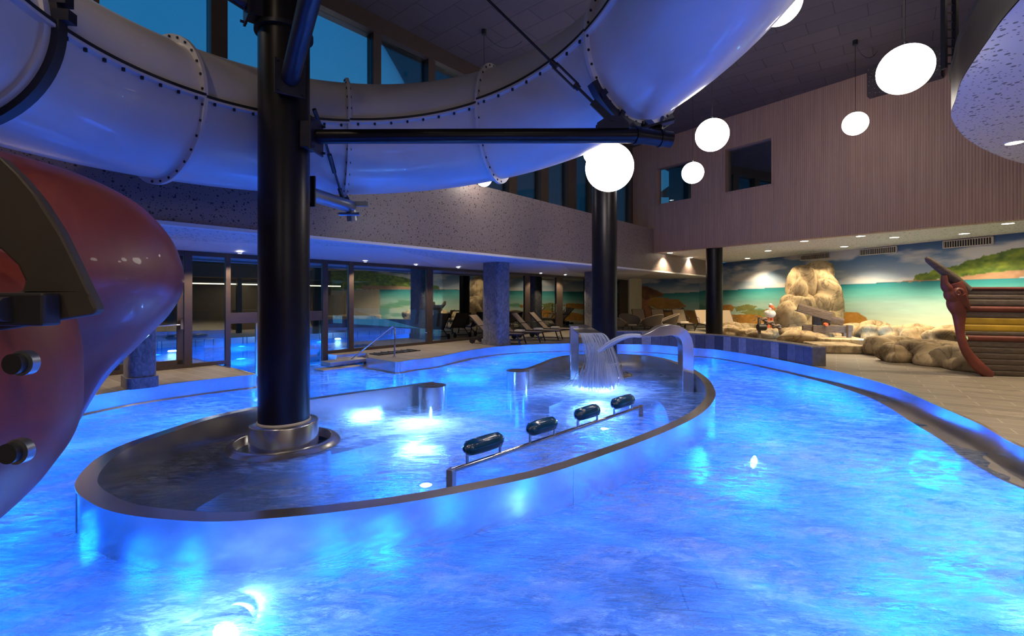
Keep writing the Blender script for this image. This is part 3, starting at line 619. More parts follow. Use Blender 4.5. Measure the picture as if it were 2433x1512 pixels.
def arm(T, c, z, end, r, mat='black_steel', name='support_arm', cap=True):
    e = Vector(end); ang = math.atan2(e.y-c.y, e.x-c.x); d = Vector((math.cos(ang), math.sin(ang), 0)); s0 = Vector((c.x, c.y, z))+d*.44
    a = MB(); a.tube([s0, e], r, 24)
    o = a.obj(name, mat, T); k = MB(); cbracket(k, c, z, ang); k.obj('arm_bracket', 'dark_steel', o, bevel=.004); return o, s0, (e-s0).normalized()
o, s0, dr = arm(T1, COL1, 3.80, (1.6, 5.93, 3.73), .094)
k = MB(); k.tube([(1.6, 5.93, 3.73), (2.06, 6.0, 3.70)], .1, 24); k.tube([(1.57, 5.92, 3.73), (1.62, 5.93, 3.73)], .115, 24); k.tube([(1.9, 5.975, 3.71), (1.93, 5.98, 3.71)], .115, 24); k.obj('arm_end_sleeve', 'black_steel', o)
k = MB()
for yy in (5.86, 5.95): k.slab([(1.08, yy, 3.8), (1.48, yy, 3.8), (1.48, yy, 3.87), (1.38, yy, 3.96), (1.22, yy, 3.96), (1.08, yy, 3.87)], (0, .025, 0))
k.obj('rod_lug', 'dark_steel', o)
# tie rod with turnbuckle up to the column head
tp_ = Vector((1.27, 5.92, 3.92)); th_ = Vector((-2.80, 6.0, 7.95)); dv = (th_-tp_).normalized()
k = MB(); k.tube([tp_+dv*1.05, th_], .018, 8); ro = k.obj('tie_rod', 'dark_steel', T1)
k = MB(); k.tube([tp_+dv*.3, tp_+dv*.62], .02, 8); k.beam(tp_+dv*-.05, tp_+dv*.34, .09, .025, (0, 1, 0)); k.tube([tp_+dv*.0+Vector((0, -.07, 0)), tp_+Vector((0, .07, 0))], .035, 8); k.obj('rod_fork', 'dark_steel', ro)
k = MB(); sd = dv.cross(Vector((0, 1, 0))).normalized()*.035; k.beam(tp_+dv*.62+sd, tp_+dv*1.02+sd, .02, .03, (0, 1, 0)); k.beam(tp_+dv*.62-sd, tp_+dv*1.02-sd, .02, .03, (0, 1, 0)); k.tube([tp_+dv*.58, tp_+dv*.66], .04, 8); k.tube([tp_+dv*.98, tp_+dv*1.08], .04, 8); k.obj('turnbuckle', 'dark_steel', ro)
o2, s0, dr = arm(T1, COL1, 3.17, (-2.78, 7.98, 3.22), .105, 'galv')
k = MB(); k.tube([(-2.78, 7.98, 3.22), (-2.76, 8.02, 2.98)], .09, 20); k.beam((-2.9, 8.0, 3.28), (-2.5, 8.05, 3.28), .08, .08); k.tube([(-2.95, 7.9, 3.08), (-2.6, 7.9, 3.08)], .03, 8); k.obj('arm_end_bend', 'galv', o2)
k = MB(); k.tube([(-2.80, 6.55, 4.32), (-2.79, 6.9, 4.02)], .03, 8); k.tube([(-2.79, 6.8, 4.1), (-2.83, 7.75, 3.3)], .018, 8); k.tube([(-2.8, 7.1, 3.85), (-2.82, 7.35, 3.64)], .034, 8); k.tube([(-2.83, 7.6, 3.44), (-2.83, 7.75, 3.28)], .035, 8); k.obj('tie_rod', 'dark_steel', T1)
o3, s0, dr = arm(T1, COL1, 4.42, (-1.2, 3.55, 5.35), .108, 'dark_steel')
o4, s0, dr = arm(T1, COL1, 5.42, (-5.0, 4.6, 6.1), .1, 'dark_steel')
hb = MB(); hb.cyl(COL1, .36, 5.15, 5.2, 40); hb.obj('column_band', 'dark_steel', T1)

COL2 = pd(1436, 891, 11.75); c2 = Vector((COL2.x, 11.75, 0))
T2 = thing('support_column', (c2.x, c2.y, -1.3), 'black steel column behind the waterfall below the largest round pendant lamp', 'column')
b = MB(); b.cyl(c2, .315, -1.9, ZT-.01, 64); b.obj('shaft', 'black_steel', T2); collar(T2, c2, .43, True)
c3 = Vector(((1697-CX)/FOC*18.75, 18.75, 0)); b = MB(); b.cyl(c3, .315, 0, ZG, 48)
b.obj('support_column', 'black_steel', None, 'black steel column under the timber gallery in front of the mural', 'column')
def deck_column(x, d, w, dp, label):
    c = Vector(((x-CX)/FOC*d, d, 0)); T = thing('plastered_column', (c.x, c.y, 0), label, 'column'); ang = math.atan2(BD.y, BD.x)
    def rr(w, dp, r): 
        out = []
        for sx, sy, a0 in ((1, 1, 0), (-1, 1, 90), (-1, -1, 180), (1, -1, 270)):
            for t in range(0, 91, 15):
                a = math.radians(a0+t); out.append((sx*(w/2-r)+r*math.cos(a), sy*(dp/2-r)+r*math.sin(a)))
        return [(c.x+x_*math.cos(ang)-y_*math.sin(ang), c.y+x_*math.sin(ang)+y_*math.cos(ang)) for x_, y_ in out]
    b = MB(); b.prism(rr(w, dp, .12), .2, 2.88); arcangle(b.obj('shaft', 'plaster', T)); b = MB(); b.prism(rr(w+.06, dp+.06, .1), 0, .2); arcangle(b.obj('plinth', 'plaster', T)); return T
deck_column(332, 8.65, .42, .62, 'rough plastered column on the left deck in front of the glass door')
deck_column(1179, 16.3, .62, .82, 'rough plastered column beside the folded sun loungers by the glass front')
deck_column(1412, 22.0, .62, .8, 'rough plastered column half hidden behind the second steel column')

# ------------------------------------------------------------------ tube slide
TCX, TCY, TR, TZ, TK, TK2, TRr = -1.3669, 4.5813, 3.7283, 4.5341, .44505, .1092, .9164
def tc_(a): return Vector((TCX+TR*math.sin(a), TCY+TR*math.cos(a), TZ+TK*a+TK2*a*a))
def tsurf(a, f, r=TRr): rad = TR+r*math.cos(f); return Vector((TCX+rad*math.sin(a), TCY+rad*math.cos(a), TZ+TK*a+TK2*a*a+r*math.sin(f)))
SL = thing('tube_slide', (TCX, TCY, 3.0), 'huge pale bolted tube slide curving overhead round the black column', 'water slide')
joints = [-2.6, -1.72, -1.113, -.4195, .299, 1.004, 1.75, 2.25]
seamoff = [.0, .0, .02, .0, -.05, -.03, -.09]
def shell(a0, a1, f0, f1, name, mat, r=TRr, n=14, m=24):
    mb = MB(); vs = []
    for i in range(n+1):
        a = a0+(a1-a0)*i/n
        for j in range(m+1): vs.append(tsurf(a, f0+(f1-f0)*j/m, r))
    k = m+1; mb.add(vs, [(i*k+j, (i+1)*k+j, (i+1)*k+j+1, i*k+j+1) for i in range(n) for j in range(m)], True)
    return mb.obj(name, mat, SL)
nb = 0
BOLT = None
def bolt(p, d, s=1.0):
    global BOLT, nb
    if nb >= 99: return
    nb += 1
    if BOLT is None:
        mb = MB(); o_ = Vector(SL['_o']); mb.cyl((o_.x, o_.y), .018, o_.z-.035, o_.z+.035, 6); BOLT = mb.obj('bolt', 'bolt', SL); o = BOLT
    else: o = BOLT.copy(); C.collection.objects.link(o)
    o.location = p-Vector(SL['_o']); o.rotation_mode = 'QUATERNION'; o.rotation_quaternion = Vector((0, 0, 1)).rotation_difference(Vector(d).normalized())
for i in range(len(joints)-1):
    a0, a1 = joints[i], joints[i+1]; so_ = seamoff[i]
    shell(a0, a1, PI+so_, 2*PI+so_, 'lower_shell', 'fibre'); shell(a0, a1, so_, PI+so_, 'upper_shell', 'fibre_in' if i in () else 'fibre')
    s1 = MB(); s2 = MB()
    for f, rr_ in ((PI+so_, 1),):
        vs = []; v2 = []
        for t in range(17):
            a = a0+(a1-a0)*t/16
            for r_, dz in ((TRr-.01, 0), (TRr+.075, 0), (TRr+.075, -.03), (TRr-.01, -.035)): q = tsurf(a, f, r_); vs.append(q+Vector((0, 0, dz)))
            for r_, dz in ((TRr-.01, .035), (TRr+.078, .035), (TRr+.078, .002), (TRr-.01, .002)): q = tsurf(a, f, r_); v2.append(q+Vector((0, 0, dz)))
        s1.add(vs, [(t*4+j, (t+1)*4+j, (t+1)*4+(j+1) % 4, t*4+(j+1) % 4) for t in range(16) for j in range(4)]); s2.add(v2, [(t*4+j, (t+1)*4+j, (t+1)*4+(j+1) % 4, t*4+(j+1) % 4) for t in range(16) for j in range(4)])
    arcangle(s1.obj('seam_flange', 'fibre', SL)); arcangle(s2.obj('seam_gasket', 'rubber', SL))
    if 0 < i < 5:
        nbt = 8
        for t in range(nbt): a = a0+(a1-a0)*(t+.5)/nbt; bolt(tsurf(a, PI+so_, TRr+.045)+Vector((0, 0, -.03)), (0, 0, 1))
for i, a in enumerate(joints):
    t0 = (tc_(a+.01)-tc_(a-.01)).normalized(); c = tc_(a); big = i == 1
    # ring in the tube's own frame
    er = Vector((math.sin(a), math.cos(a), 0)); ez = Vector((0, 0, 1))
    def ring(r0, r1, w, f0=0, f1=2*PI, n=72):
        mb = MB(); vs = []
        for j in range(n+1):
            f = f0+(f1-f0)*j/n; u = er*math.cos(f)+ez*math.sin(f)
            for r_, dw in ((r0, -w), (r1, -w), (r1, w), (r0, w)): vs.append(c+u*r_+t0*dw)
        mb.add(vs, [(j*4+q, (j+1)*4+q, (j+1)*4+(q+1) % 4, j*4+(q+1) % 4) for j in range(n) for q in range(4)]); return mb
    if big:
        arcangle(ring(TRr-.01, TRr+.1, .05).obj('black_joint_ring', 'rubber', SL)); arcangle(ring(TRr-.005, TRr+.04, .12).obj('joint_lip', 'fibre', SL))
        for f in (2.75, 2.9, 3.05):
            q = c+(er*math.cos(f)+ez*math.sin(f))*(TRr+.11); mb = MB(); mb.box(q, (.1, .14, .1), -a); mb.obj('clamp_block', 'dark_steel', SL)
    else:
        arcangle(ring(TRr-.01, TRr+.078, .022).obj('joint_flange', 'fibre', SL))
        if 2 <= i <= 5:
            nn_ = {2: 17, 3: 16, 4: 16, 5: 17}[i]
            lo, hi = (1.6, 4.9) if i != 5 else (2.6, 5.6)
            for j in range(nn_):
                f = lo+(hi-lo)*j/(nn_-1); u = er*math.cos(f)+ez*math.sin(f); bolt(c+u*(TRr+.042), t0)
    if i == 5:
        arcangle(ring(TRr+.06, TRr+.17, .05, 3.75, 5.5, 40).obj('support_saddle', 'dark_steel', SL))
        for f in (3.95, 4.35, 4.8, 5.25):
            u = er*math.cos(f)+ez*math.sin(f); mb = MB(); mb.beam(c+u*(TRr+.03)+t0*.06, c+u*(TRr+.15)+t0*.06, .07, .03, t0); mb.obj('saddle_clip', 'dark_steel', SL)
# hanger post between lower arm and joint
hb = MB(); hb.beam((-2.85, 7.93, 3.22), (-2.87, 7.1, 3.98), .03, .03); 
j5 = tc_(joints[5]); br = MB(); br.beam((1.85, 5.97, 3.78), (j5.x+.12, j5.y-.1, j5.z-TRr-.08), .1, .1); br.beam((1.7, 6.08, 3.86), (2.1, 6.0, 3.95), .12, .03); br.tube([(1.9, 5.97, 3.8), (2.05, 6.3, 4.1)], .03, 8); br.obj('saddle_bracket', 'dark_steel', SL)
j3 = tc_(joints[3]); br = MB(); br.beam((-2.82, 7.95, 3.3), (j3.x, j3.y, j3.z-TRr-.05), .07, .07); br.obj('saddle_bracket', 'dark_steel', SL)

# ------------------------------------------------------------------ pendant globes
globes = [((1448, 398), 8.75, .45, 'largest white globe pendant in front of the second black column'),
          ((1692, 321), 8.9, .305, 'white globe pendant above the two gallery openings'), ((1646, 411), 13.2, .3, 'small white globe pendant in front of the left gallery opening'),
          ((2032, 294), 12.5, .3, 'small white globe pendant high on the timber wall'), ((2150, 165), 6.1, .305, 'large white globe pendant at upper right near the curved balcony'),
          ((1852, 8), 8.6, .38, 'white globe pendant half hidden by the tube slide at the top'), ((1409, 366), 12.8, .26, 'white globe standing in for a glass reflection behind the largest globe pendant'), ((1150, 425), 12.0, .2, 'tiny white globe standing in for a clerestory glass reflection above the bulkhead')]  # last two stand in for lamp reflections in the clerestory glass
unseen = [(3.6, -3.6, 3.8), (7.6, -4.2, 3.9), (-1.8, -4.8, 4.2)]  # added out of view to light the curb and reflect in its steel
for g_ in globes+[(None, p_, .38, 'white globe pendant added behind the viewpoint for light') for p_ in unseen]:
    if g_[0] is None: p = Vector(g_[1]); r, lab = g_[2], g_[3]
    else: (x, y), d, r, lab = g_; p = pd(x, y, d)
    T = thing('globe_pendant', tuple(p), lab, 'lamp', 'white globe pendants' if g_[0] else 'globe pendants added behind the viewpoint')
    b = MB(); b.ball(p, r, 40, 24); b.obj('globe', 'globe', T)
    b = MB(); b.tube([p+Vector((0, 0, r-.01)), (p.x, p.y, ZT-.05)], .006, 6); b.obj('cable', 'rubber', T)
    b = MB(); b.cyl((p.x, p.y), .03, p.z+r-.02, p.z+r+.05, 12); b.obj('cable_cap', 'chrome', T)
    b = MB(); b.cyl((p.x, p.y), .06, ZT-.12, ZT, 16); b.obj('ceiling_mount', 'rubber', T)
    e = Vector((p.x+1.0, p.y+.5, ZT-.02)); b = MB(); a = Vector((p.x, p.y, ZT-.1)); b.tube([a.lerp(e, t)-Vector((0, 0, 1.1*t*(1-t))) for t in [i/10 for i in range(11)]], .006, 6); b.obj('slack_cord', 'rubber', T)
# gallery downlights
def whereG(i): return ['over the far wicker chairs', 'left of the gallery column', 'right of the gallery column', 'above the left flank of the big rock', 'above the standing rock', 'right of the standing rock near the wall', 'second row right of the standing rock', 'above the middle air vent', 'above the ship bowsprit', 'above the ship hull, rightmost one'][i]
for i, (x, y) in enumerate(DLG):
    p = px(x, y, ZG); T = thing('recessed_downlight', tuple(p), 'bright recessed downlight in the gallery soffit, '+whereG(i), 'light', 'gallery soffit downlights')
    b = MB(); b.cyl(p, .13, ZG-.006, ZG+.03, 24); b.obj('lens', 'down', T); b = MB(); b.lathe(p, [(.13, -.012), (.16, -.012), (.165, 0)], 24); b.obj('bezel', 'white_paint', T)
fd = [(570, 598), (868, 619), (988, 627), (1089, 634), (1285, 647), (1343, 651)]; fl_ = ['nearest the glass door', 'left one above the handrail', 'middle one above the wide pane', 'beside the plastered column', 'above the first folding lounger', 'farthest above the loungers']
for i, (x, y) in enumerate(fd):
    q = on_line(FA+FN*.5, FD, x); T = thing('small_downlight', (q.x, q.y, ZF), 'small downlight in the low soffit, '+fl_[i], 'light', 'low soffit downlights')
    b = MB(); b.cyl(q, .05, ZF-.012, ZF+.03, 16); b.obj('lens', 'down_small', T); b = MB(); b.lathe((q.x, q.y, ZF), [(.05, -.015), (.07, -.015), (.075, .01)], 16); b.obj('bezel', 'white_paint', T)
    lamp('SPOT', (q.x, q.y, ZF-.05), 70, WARM, .05, (0, 0, 0), 115, .4)
for x_, y_ in ((-6.9, 10.6), (-8.4,8.4)): lamp('SPOT', (x_, y_, ZF-.05), 70, WARM, .05, (0, 0, 0), 120, .4)

# ------------------------------------------------------------------ curved balcony upper right
bp = [(2.9, -2), (3.3, 0), (4.1, 2.5), (5.2, 4.74), (5.65, 5.5), (6.3, 6.48), (6.85, 7.15), (7.35, 7.75), (8.1, 8.4), (8.9, 9.0), (10.2, 9.8), (11.6, 10.5), (13.2, 11.0)]
bs = [(p.x, p.y) for p in spline([Vector((*p, 0)) for p in bp], 6)]
poly = bs+[(19.4, 4), (19.4, -5.9), (2.6, -5.9)]
b = MB(); b.prism(poly, 4.72, 5.35); o = struct(b, 'balcony_slab', 'black_steel'); 
b = MB(); tri = tessellate_polygon([[Vector((x, y, 0)) for x, y in poly]]); b.add([(x, y, 4.7) for x, y in poly], tri); struct(b, 'ceiling_balcony', 'soffit_perf')
b = MB(); wallstrip(b, [Vector((x, y, 0)) for x, y in bs], [(0, 5.35), (0, 5.38), (.03, 5.38)]); struct(b, 'trim_5', 'dark_steel')
b = MB(); wallstrip(b, [Vector((x, y, 0)) for x, y in bs], [(-.7, 5.35), (-.7, ZT)]); arcangle(struct(b, 'wall_balcony', 'frame'))
p = px(2410, 338, 4.7); T = thing('recessed_downlight', tuple(p), 'recessed downlight in the blue lit perforated balcony soffit', 'light'); b = MB(); b.cyl(p, .13, 4.685, 4.72, 24); b.obj('lens', 'down', T)
b = MB(); b.lathe((p.x, p.y, 4.7), [(.13, -.02), (.16, -.02), (.165, 0)], 24); b.obj('bezel', 'white_paint', T)
for i, (x, y) in enumerate(HALL_FILL):
    b = MB(); b.cyl((x, y), .12, ZT-.03, ZT-.001, 20); b.obj('ceiling_fill_spot', 'down', None, 'round fill spotlight added out of view in the high dark ceiling', 'light', 'added ceiling fill spotlights')
for i, (x, y) in enumerate(BALC[1:]):
    b = MB(); b.cyl((x, y), .13, 4.685, 4.72, 20); b.obj('balcony_fill_spot', 'down', None, 'recessed fill spotlight added under the balcony outside the view', 'light', 'added balcony fill spotlights')
T = thing('steel_ladder_truss', tuple(pd(2258, 164, 9.2)), 'dark vertical ladder truss hanging beside the curved balcony', 'truss'); p = pd(2256, 164, 9.2)
for s in (-.11, .11):
    b = MB(); b.box((p.x+s, p.y, (p.z+ZT)/2), (.05, .1, ZT-p.z)); b.obj('rail', 'dark_steel', T)
for k in range(14):
    b = MB(); b.box((p.x, p.y, p.z+.1+k*(ZT-p.z-.2)/13), (.2, .03, .03)); b.obj('rung', 'dark_steel', T)
q = on_line(GA, GD, 2150)+GN*.15; b = MB(); zq = gz(2150, 212); b.box((q.x, q.y, (zq+ZT)/2), ((on_line(GA, GD, 2240)-on_line(GA, GD, 2066)).length, .3, ZT-zq), math.atan2(GD.y, GD.x)); M['perf_dark'] = None; mk_perf('perf_dark', (.05, .04, .04), (.4, .38, .36), 14, .14); b.obj('perforated_duct_box', 'perf_dark', None, 'dark perforated box at the top of the timber wall behind the upper right globe', 'duct')

# ------------------------------------------------------------------ red slide part on the left
RD = thing('red_tube_slide', (-3.9, 3.0, .3), 'blurry red funnel shaped slide end at the left edge with dark band', 'water slide')
def loft(prof, cx, cy, flat, name, mat, d, n=48):
    mb = MB(); vs = []
    for (x, y) in prof:
        z = CZ+(HY-y)/FOC*d; R_ = (x-CX)/FOC*d-cx; R_ = max(R_, .02)*.985
        for j in range(n): a = 2*PI*j/n; vs.append((cx+R_*math.cos(a), cy+R_*flat*math.sin(a), z))
    m = len(prof); mb.add(vs, [(i*n+j, i*n+(j+1) % n, (i+1)*n+(j+1) % n, (i+1)*n+j) for i in range(m-1) for j in range(n)], True)
    mb.add(vs[:n], [tuple(range(n))]); mb.add(vs[-n:], [tuple(range(n))]); return mb.obj(name, mat, RD)
pf = [(-140, 352), (0, 362), (60, 373), (130, 392), (215, 434), (270, 482), (312, 540), (335, 600), (343, 650), (335, 700), (302, 760), (262, 806), (212, 862), (160, 920), (122, 980), (80, 1060), (30, 1140), (-40, 1220)]
pf = [(p.x, p.y) for p in spline([Vector((*p, 0)) for p in pf], 4)]
loft(pf, -4.35, 3.0, .8, 'red_shell', 'red_slide', 3.0)
pf = [(-330, 560), (-100, 580), (20, 640), (70, 700), (98, 760), (112, 820), (118, 880), (119, 950), (115, 1020), (90, 1090), (46, 1155), (6, 1207), (-60, 1270), (-140, 1330)]
pf = [(p.x, p.y) for p in spline([Vector((*p, 0)) for p in pf], 4)]
loft(pf, -3.5, 2.05, .55, 'orange_shell', 'orange_slide', 2.05)
b = MB(); out = [pd(x, y, 1.72) for x, y in [(-120, 330), (0, 372), (48, 418), (92, 470), (140, 545), (182, 630), (215, 700), (232, 736), (224, 748), (150, 760), (70, 774), (0, 786), (-60, 790), (-60, 700), (20, 700), (52, 690), (58, 668), (40, 630), (0, 592), (-80, 560)]]
b.slab(out, (-.03, .07, 0)); b.obj('dark_band', 'band', RD, bevel=.012)
b = MB(); p = pd(40, 735, 1.68); b.box(p, (.26, .07, .12)); b.tube([p+Vector((-.1, -.03, 0)), p+Vector((.02, -.04, 0))], .045, 12); b.obj('band_clamp', 'black', RD, bevel=.01)
for x, y in ((27, 866), (15, 1080)):
    p = pd(x, y, 1.62); b = MB(); b.tube([p+Vector((0, .03, 0)), p], .036, 20); b.obj('flange_bolt', 'black', RD, bevel=.01); b = MB(); b.tube([p+Vector((0.008, .05, 0)), p+Vector((.008, .022, 0))], .045, 20); b.obj('bolt_washer', 'galv', RD)

# ------------------------------------------------------------------ fountains in the island
d1 = 11.1; f1 = Vector((1.5, 11.1, 0))
T = thing('swan_fountain', (1.5, 11.1, WZ), 'steel fountain post with flat wide lip pouring a sheet of water', 'fountain')
def ribbon(pts, w, th, name, mat, T):      # flat strip swept along a path: list of (point, side vector length)
    mb = MB(); k = len(pts); vs = []
    for i, (p, s_) in enumerate(pts):
        d = (pts[min(i+1, k-1)][0]-pts[max(i-1, 0)][0]).normalized(); n_ = d.cross(s_).normalized()*th/2
        vs += [p-s_/2-n_, p+s_/2-n_, p+s_/2+n_, p-s_/2+n_]
    mb.add(vs, [(i*4+j, (i+1)*4+j, (i+1)*4+(j+1) % 4, i*4+(j+1) % 4) for i in range(k-1) for j in range(4)]+[(0, 1, 2, 3), ((k-1)*4+3, (k-1)*4+2, (k-1)*4+1, (k-1)*4)]); return arcangle(mb.obj(name, mat, T, bevel=0))
sX = Vector((.2, 0, 0))
b = MB(); b.box((1.49, 11.1, .33), (.2, .16, 1.27)); b.obj('post', 'steel', T, bevel=.01)
b = MB(); A_ = [Vector((1.39, 11.28, 1.0)), Vector((1.8, 11.28, 1.0)), Vector((2.08, 10.75, .84)), Vector((1.53, 10.75, .84))]
b.slab(A_, (0, 0, -.035)); b.obj('lip_plate', 'steel_rough', T)
T = thing('arched_fountain', (3.63, 9.67, WZ), 'tall arched steel fountain post with downward bent nozzle', 'fountain')
pts = []
for x, y, d, wd in ((1629, 960, 9.67, .22), (1629, 860, 9.67, .22), (1629, 822, 9.67, .22), (1626, 806, 9.67, .22), (1618, 793, 9.66, .22), (1604, 785, 9.65, .22), (1588, 783, 9.62, .22), (1565, 787, 9.6, .21), (1543, 794, 9.56, .17), (1522, 800, 9.52, .1)): pts.append((pd(x, y, d), Vector((.02, wd*1.6, 0)), wd))
mb = MB(); k = len(pts); vs = []
for i, (p, s_, wd) in enumerate(pts):
    d = (pts[min(i+1, k-1)][0]-pts[max(i-1, 0)][0]).normalized(); n_ = d.cross(s_).normalized()*(wd/2 if i < 8 else .05 if i == 8 else .02)
    vs += [p-s_/2-n_, p+s_/2-n_, p+s_/2+n_, p-s_/2+n_]
mb.add(vs, [(i*4+j, (i+1)*4+j, (i+1)*4+(j+1) % 4, i*4+(j+1) % 4) for i in range(k-1) for j in range(4)]+[(0, 1, 2, 3), ((k-1)*4+3, (k-1)*4+2, (k-1)*4+1, (k-1)*4)])
arcangle(mb.obj('arched_pipe', 'steel', T, bevel=.008), 35)
# falling water as many thin strands
def strands(name, fn, n, r0, r1, label):
    mb = MB(); rs = random.Random(5)
    for _ in range(n):
        pts = fn(rs); k = len(pts); mb.tube(pts, [r0+(r1-r0)*i/(k-1) for i in range(k)], 3, False)
    return mb.obj(name, 'spray', None, label, 'water', kind='stuff')
def sheet(rs):
    u = rs.random(); p = Vector((1.55+.53*u, 10.76, .83)); v = Vector((.55+.4*(u-.3)+rs.gauss(0, .08), -.75+rs.gauss(0, .1), .05)); T_ = .478
    return [p+v*t+Vector((0, 0, -4.9*t*t)) for t in [T_*i/9 for i in range(10)]]
strands('water_sheet', sheet, 150, .003, .006, 'white sheet of water falling off the flat fountain lip')
tip = pd(1521, 799, 9.52)
def jet(rs):
    v = Vector((-2.6+rs.gauss(0, .08), .45+rs.gauss(0, .08), .42+rs.gauss(0, .07))); o_ = Vector((rs.gauss(0, .01), rs.gauss(0, .05), rs.gauss(0, .014))); T_ = .2+rs.random()*.12
    return [tip+o_+v*t+Vector((0, 0, -4.9*t*t)) for t in [T_*i/8 for i in range(9)]]
strands('water_jet', jet, 110, .006, .008, 'curved jet of water shot left from the arched fountain')
def plume(rs):
    a = rs.random()*2*PI; r = abs(rs.gauss(0, .15)); top = rs.random()**.7*.8*math.exp(-(r/.3)**2)-.1; c_ = Vector((1.86, 10.2, 0)); p = c_+Vector((r*math.cos(a), r*math.sin(a), top))
    e_ = Vector((1.82+r*1.35*math.cos(a), 10.1+r*1.35*math.sin(a), WZ)); return [p, p.lerp(e_, .3)+Vector((0, 0, .03)), p.lerp(e_, .7)-Vector((0, 0, .02)), e_]
strands('splash_plume', plume, 1100, .003, .009, 'white splash where both fountain streams meet the water')

# ------------------------------------------------------------------ massage rail
r0 = px(1072, 1119, -.12); r1 = px(1523, 967, -.12)
T = thing('headrest_rail', tuple(r0), 'steel rail with four blue headrest pillows crossing the island water', 'rail')
b = MB(); b.tube([r0, r1], .027, 12); b.obj('long_rail', 'chrome', T)
for p in (r0, r1):
    b = MB(); b.box((p.x, p.y, -.28), (.07, .1, .36), -.3); b.obj('end_post', 'steel', T, bevel=.006)
rd = (r1-r0).normalized()
def onrail(x): k = (x-CX)/FOC; t = (k*r0.y-r0.x)/(rd.x-k*rd.y); return r0+rd*t
for xa, xb in ((1110, 1188), (1259, 1316), (1372, 1418), (1459, 1500)):
    a, c = onrail(xa), onrail(xb); L_ = (c-a).length; mid = (a+c)/2+Vector((0, 0, .175)); P = None
    mb = MB(); n = 24; prof = [(0.012, -.5), (.03, -.49), (.032, -.46), (.055, -.44), (.082, -.36), (.088, -.2), (.09, 0), (.088, .2), (.082, .36), (.055, .44), (.032, .46), (.03, .49), (.012, .5)]
    a1_, b1_ = frame_of(rd); vs = []
    for r_, h in prof:
        for j in range(n): q = 2*PI*j/n; rr_ = r_*(1+.05*math.cos(8*q) if r_ > .06 else 1)*1.0; vs.append(mid+rd*(h*L_*1.2)+(a1_*math.cos(q)+b1_*math.sin(q))*rr_)
    m_ = len(prof); mb.add(vs, [(i*n+j, i*n+(j+1) % n, (i+1)*n+(j+1) % n, (i+1)*n+j) for i in range(m_-1) for j in range(n)], True); P = mb.obj('headrest_pillow', 'pillow', T, label='glossy dark blue pillow')
    for q in (a, c):
        mb = MB(); mb.tube([q, q+Vector((0, 0, .185))], .018, 10); mb.obj('pillow_post', 'chrome', T)

# ------------------------------------------------------------------ underwater lamps
uwl = [((-1.93, 3.14, -.62), (0, -1, 0), 'glaring underwater lamp on the outer island wall in the foreground'), ((3.3, 6.35, -.6), (.5, -.8, 0), 'underwater lamp on the island wall near its right bend'), ((2.0, 10.0, -1.2), (0, 0, 1), 'underwater lamp below the splash'), ((-1.3, 7.0, -1.2), (0, 0, 1), 'underwater lamp below the bubbling patch'),
       ((6.9, 8.4, -.7), (-1, 0, 0), 'underwater lamp in the right pool wall'), ((-5.3, 8.2, -1.2), (0, 0, 1), 'underwater lamp in the left channel floor')]
for p, ax, lab in uwl:
    T = thing('underwater_lamp', p, lab, 'lamp', 'underwater lamps'); b = MB(); b.lathe(p, [(.001, .03), (.06, .028), (.09, .015)], 24, ax); b.obj('lens', 'uw', T); b = MB(); b.lathe(p, [(.09, .02), (.12, .01), (.12, -.1)], 24, ax); b.obj('bezel', 'steel', T)

# ------------------------------------------------------------------ tiled low wall
ptsw = [px(1420, 822-4), px(1476, 818.6), px(1549, 820), px(1640, 827), px(1705, 832), px(1803, 847), px(1870, 859), px(1927, 871)]
pw = resample(spline(ptsw, 10), .30); TW = MB(); vs = []; tones = []; n = len(pw)
cen = Vector((1.0, 8.5, 0))
T = thing('low_tiled_wall', tuple(pw[n//2]), 'low curved wall of upright grey tiles along the pool rim', 'wall')
rs = random.Random(3)
mb = MB(); cols = []
for i in range(n-1):
    a, c = pw[i], pw[i+1]; d = (c-a).normalized(); g = .004
    na = Vector((d.y, -d.x, 0)); na = na if na.dot(a-cen) > 0 else -na
    a_ = a+d*g+na*.03; c_ = c-d*g+na*.03; t = rs.uniform(.05, .16) if rs.random() < .8 else .3; h0, h1 = .004, .44
    q = [a_, c_, c_+na*.34, a_+na*.34]; mb.add([p+Vector((0, 0, h0)) for p in q]+[p+Vector((0, 0, h1)) for p in q], [(0, 1, 2, 3), (4, 5, 6, 7), (0, 1, 5, 4), (1, 2, 6, 5), (2, 3, 7, 6), (3, 0, 4, 7)]); cols += [t]*8
o = mb.obj('tile_face', 'wall_tile', T); at = o.data.color_attributes.new('tone', 'FLOAT_COLOR', 'POINT')
for i, t in enumerate(cols): at.data[i].color = (t*1.0, t*.98, t*.97, 1)
mb = MB(); vs = []
for i, p in enumerate(pw):
    d = (pw[min(n-1, i+1)]-pw[max(0, i-1)]).normalized(); na = Vector((d.y, -d.x, 0)); na = na if na.dot(p-cen) > 0 else -na
    for o_, z_ in ((.02, .44), (.02, .47), (.38, .47), (.38, .44)): vs.append(p+na*o_+Vector((0, 0, z_)))
mb.add(vs, [(i*4+j, (i+1)*4+j, (i+1)*4+(j+1) % 4, i*4+(j+1) % 4) for i in range(n-1) for j in range(4)]+[(0, 1, 2, 3), ((n-1)*4, (n-1)*4+1, (n-1)*4+2, (n-1)*4+3)]); mb.obj('coping', 'deck', T)

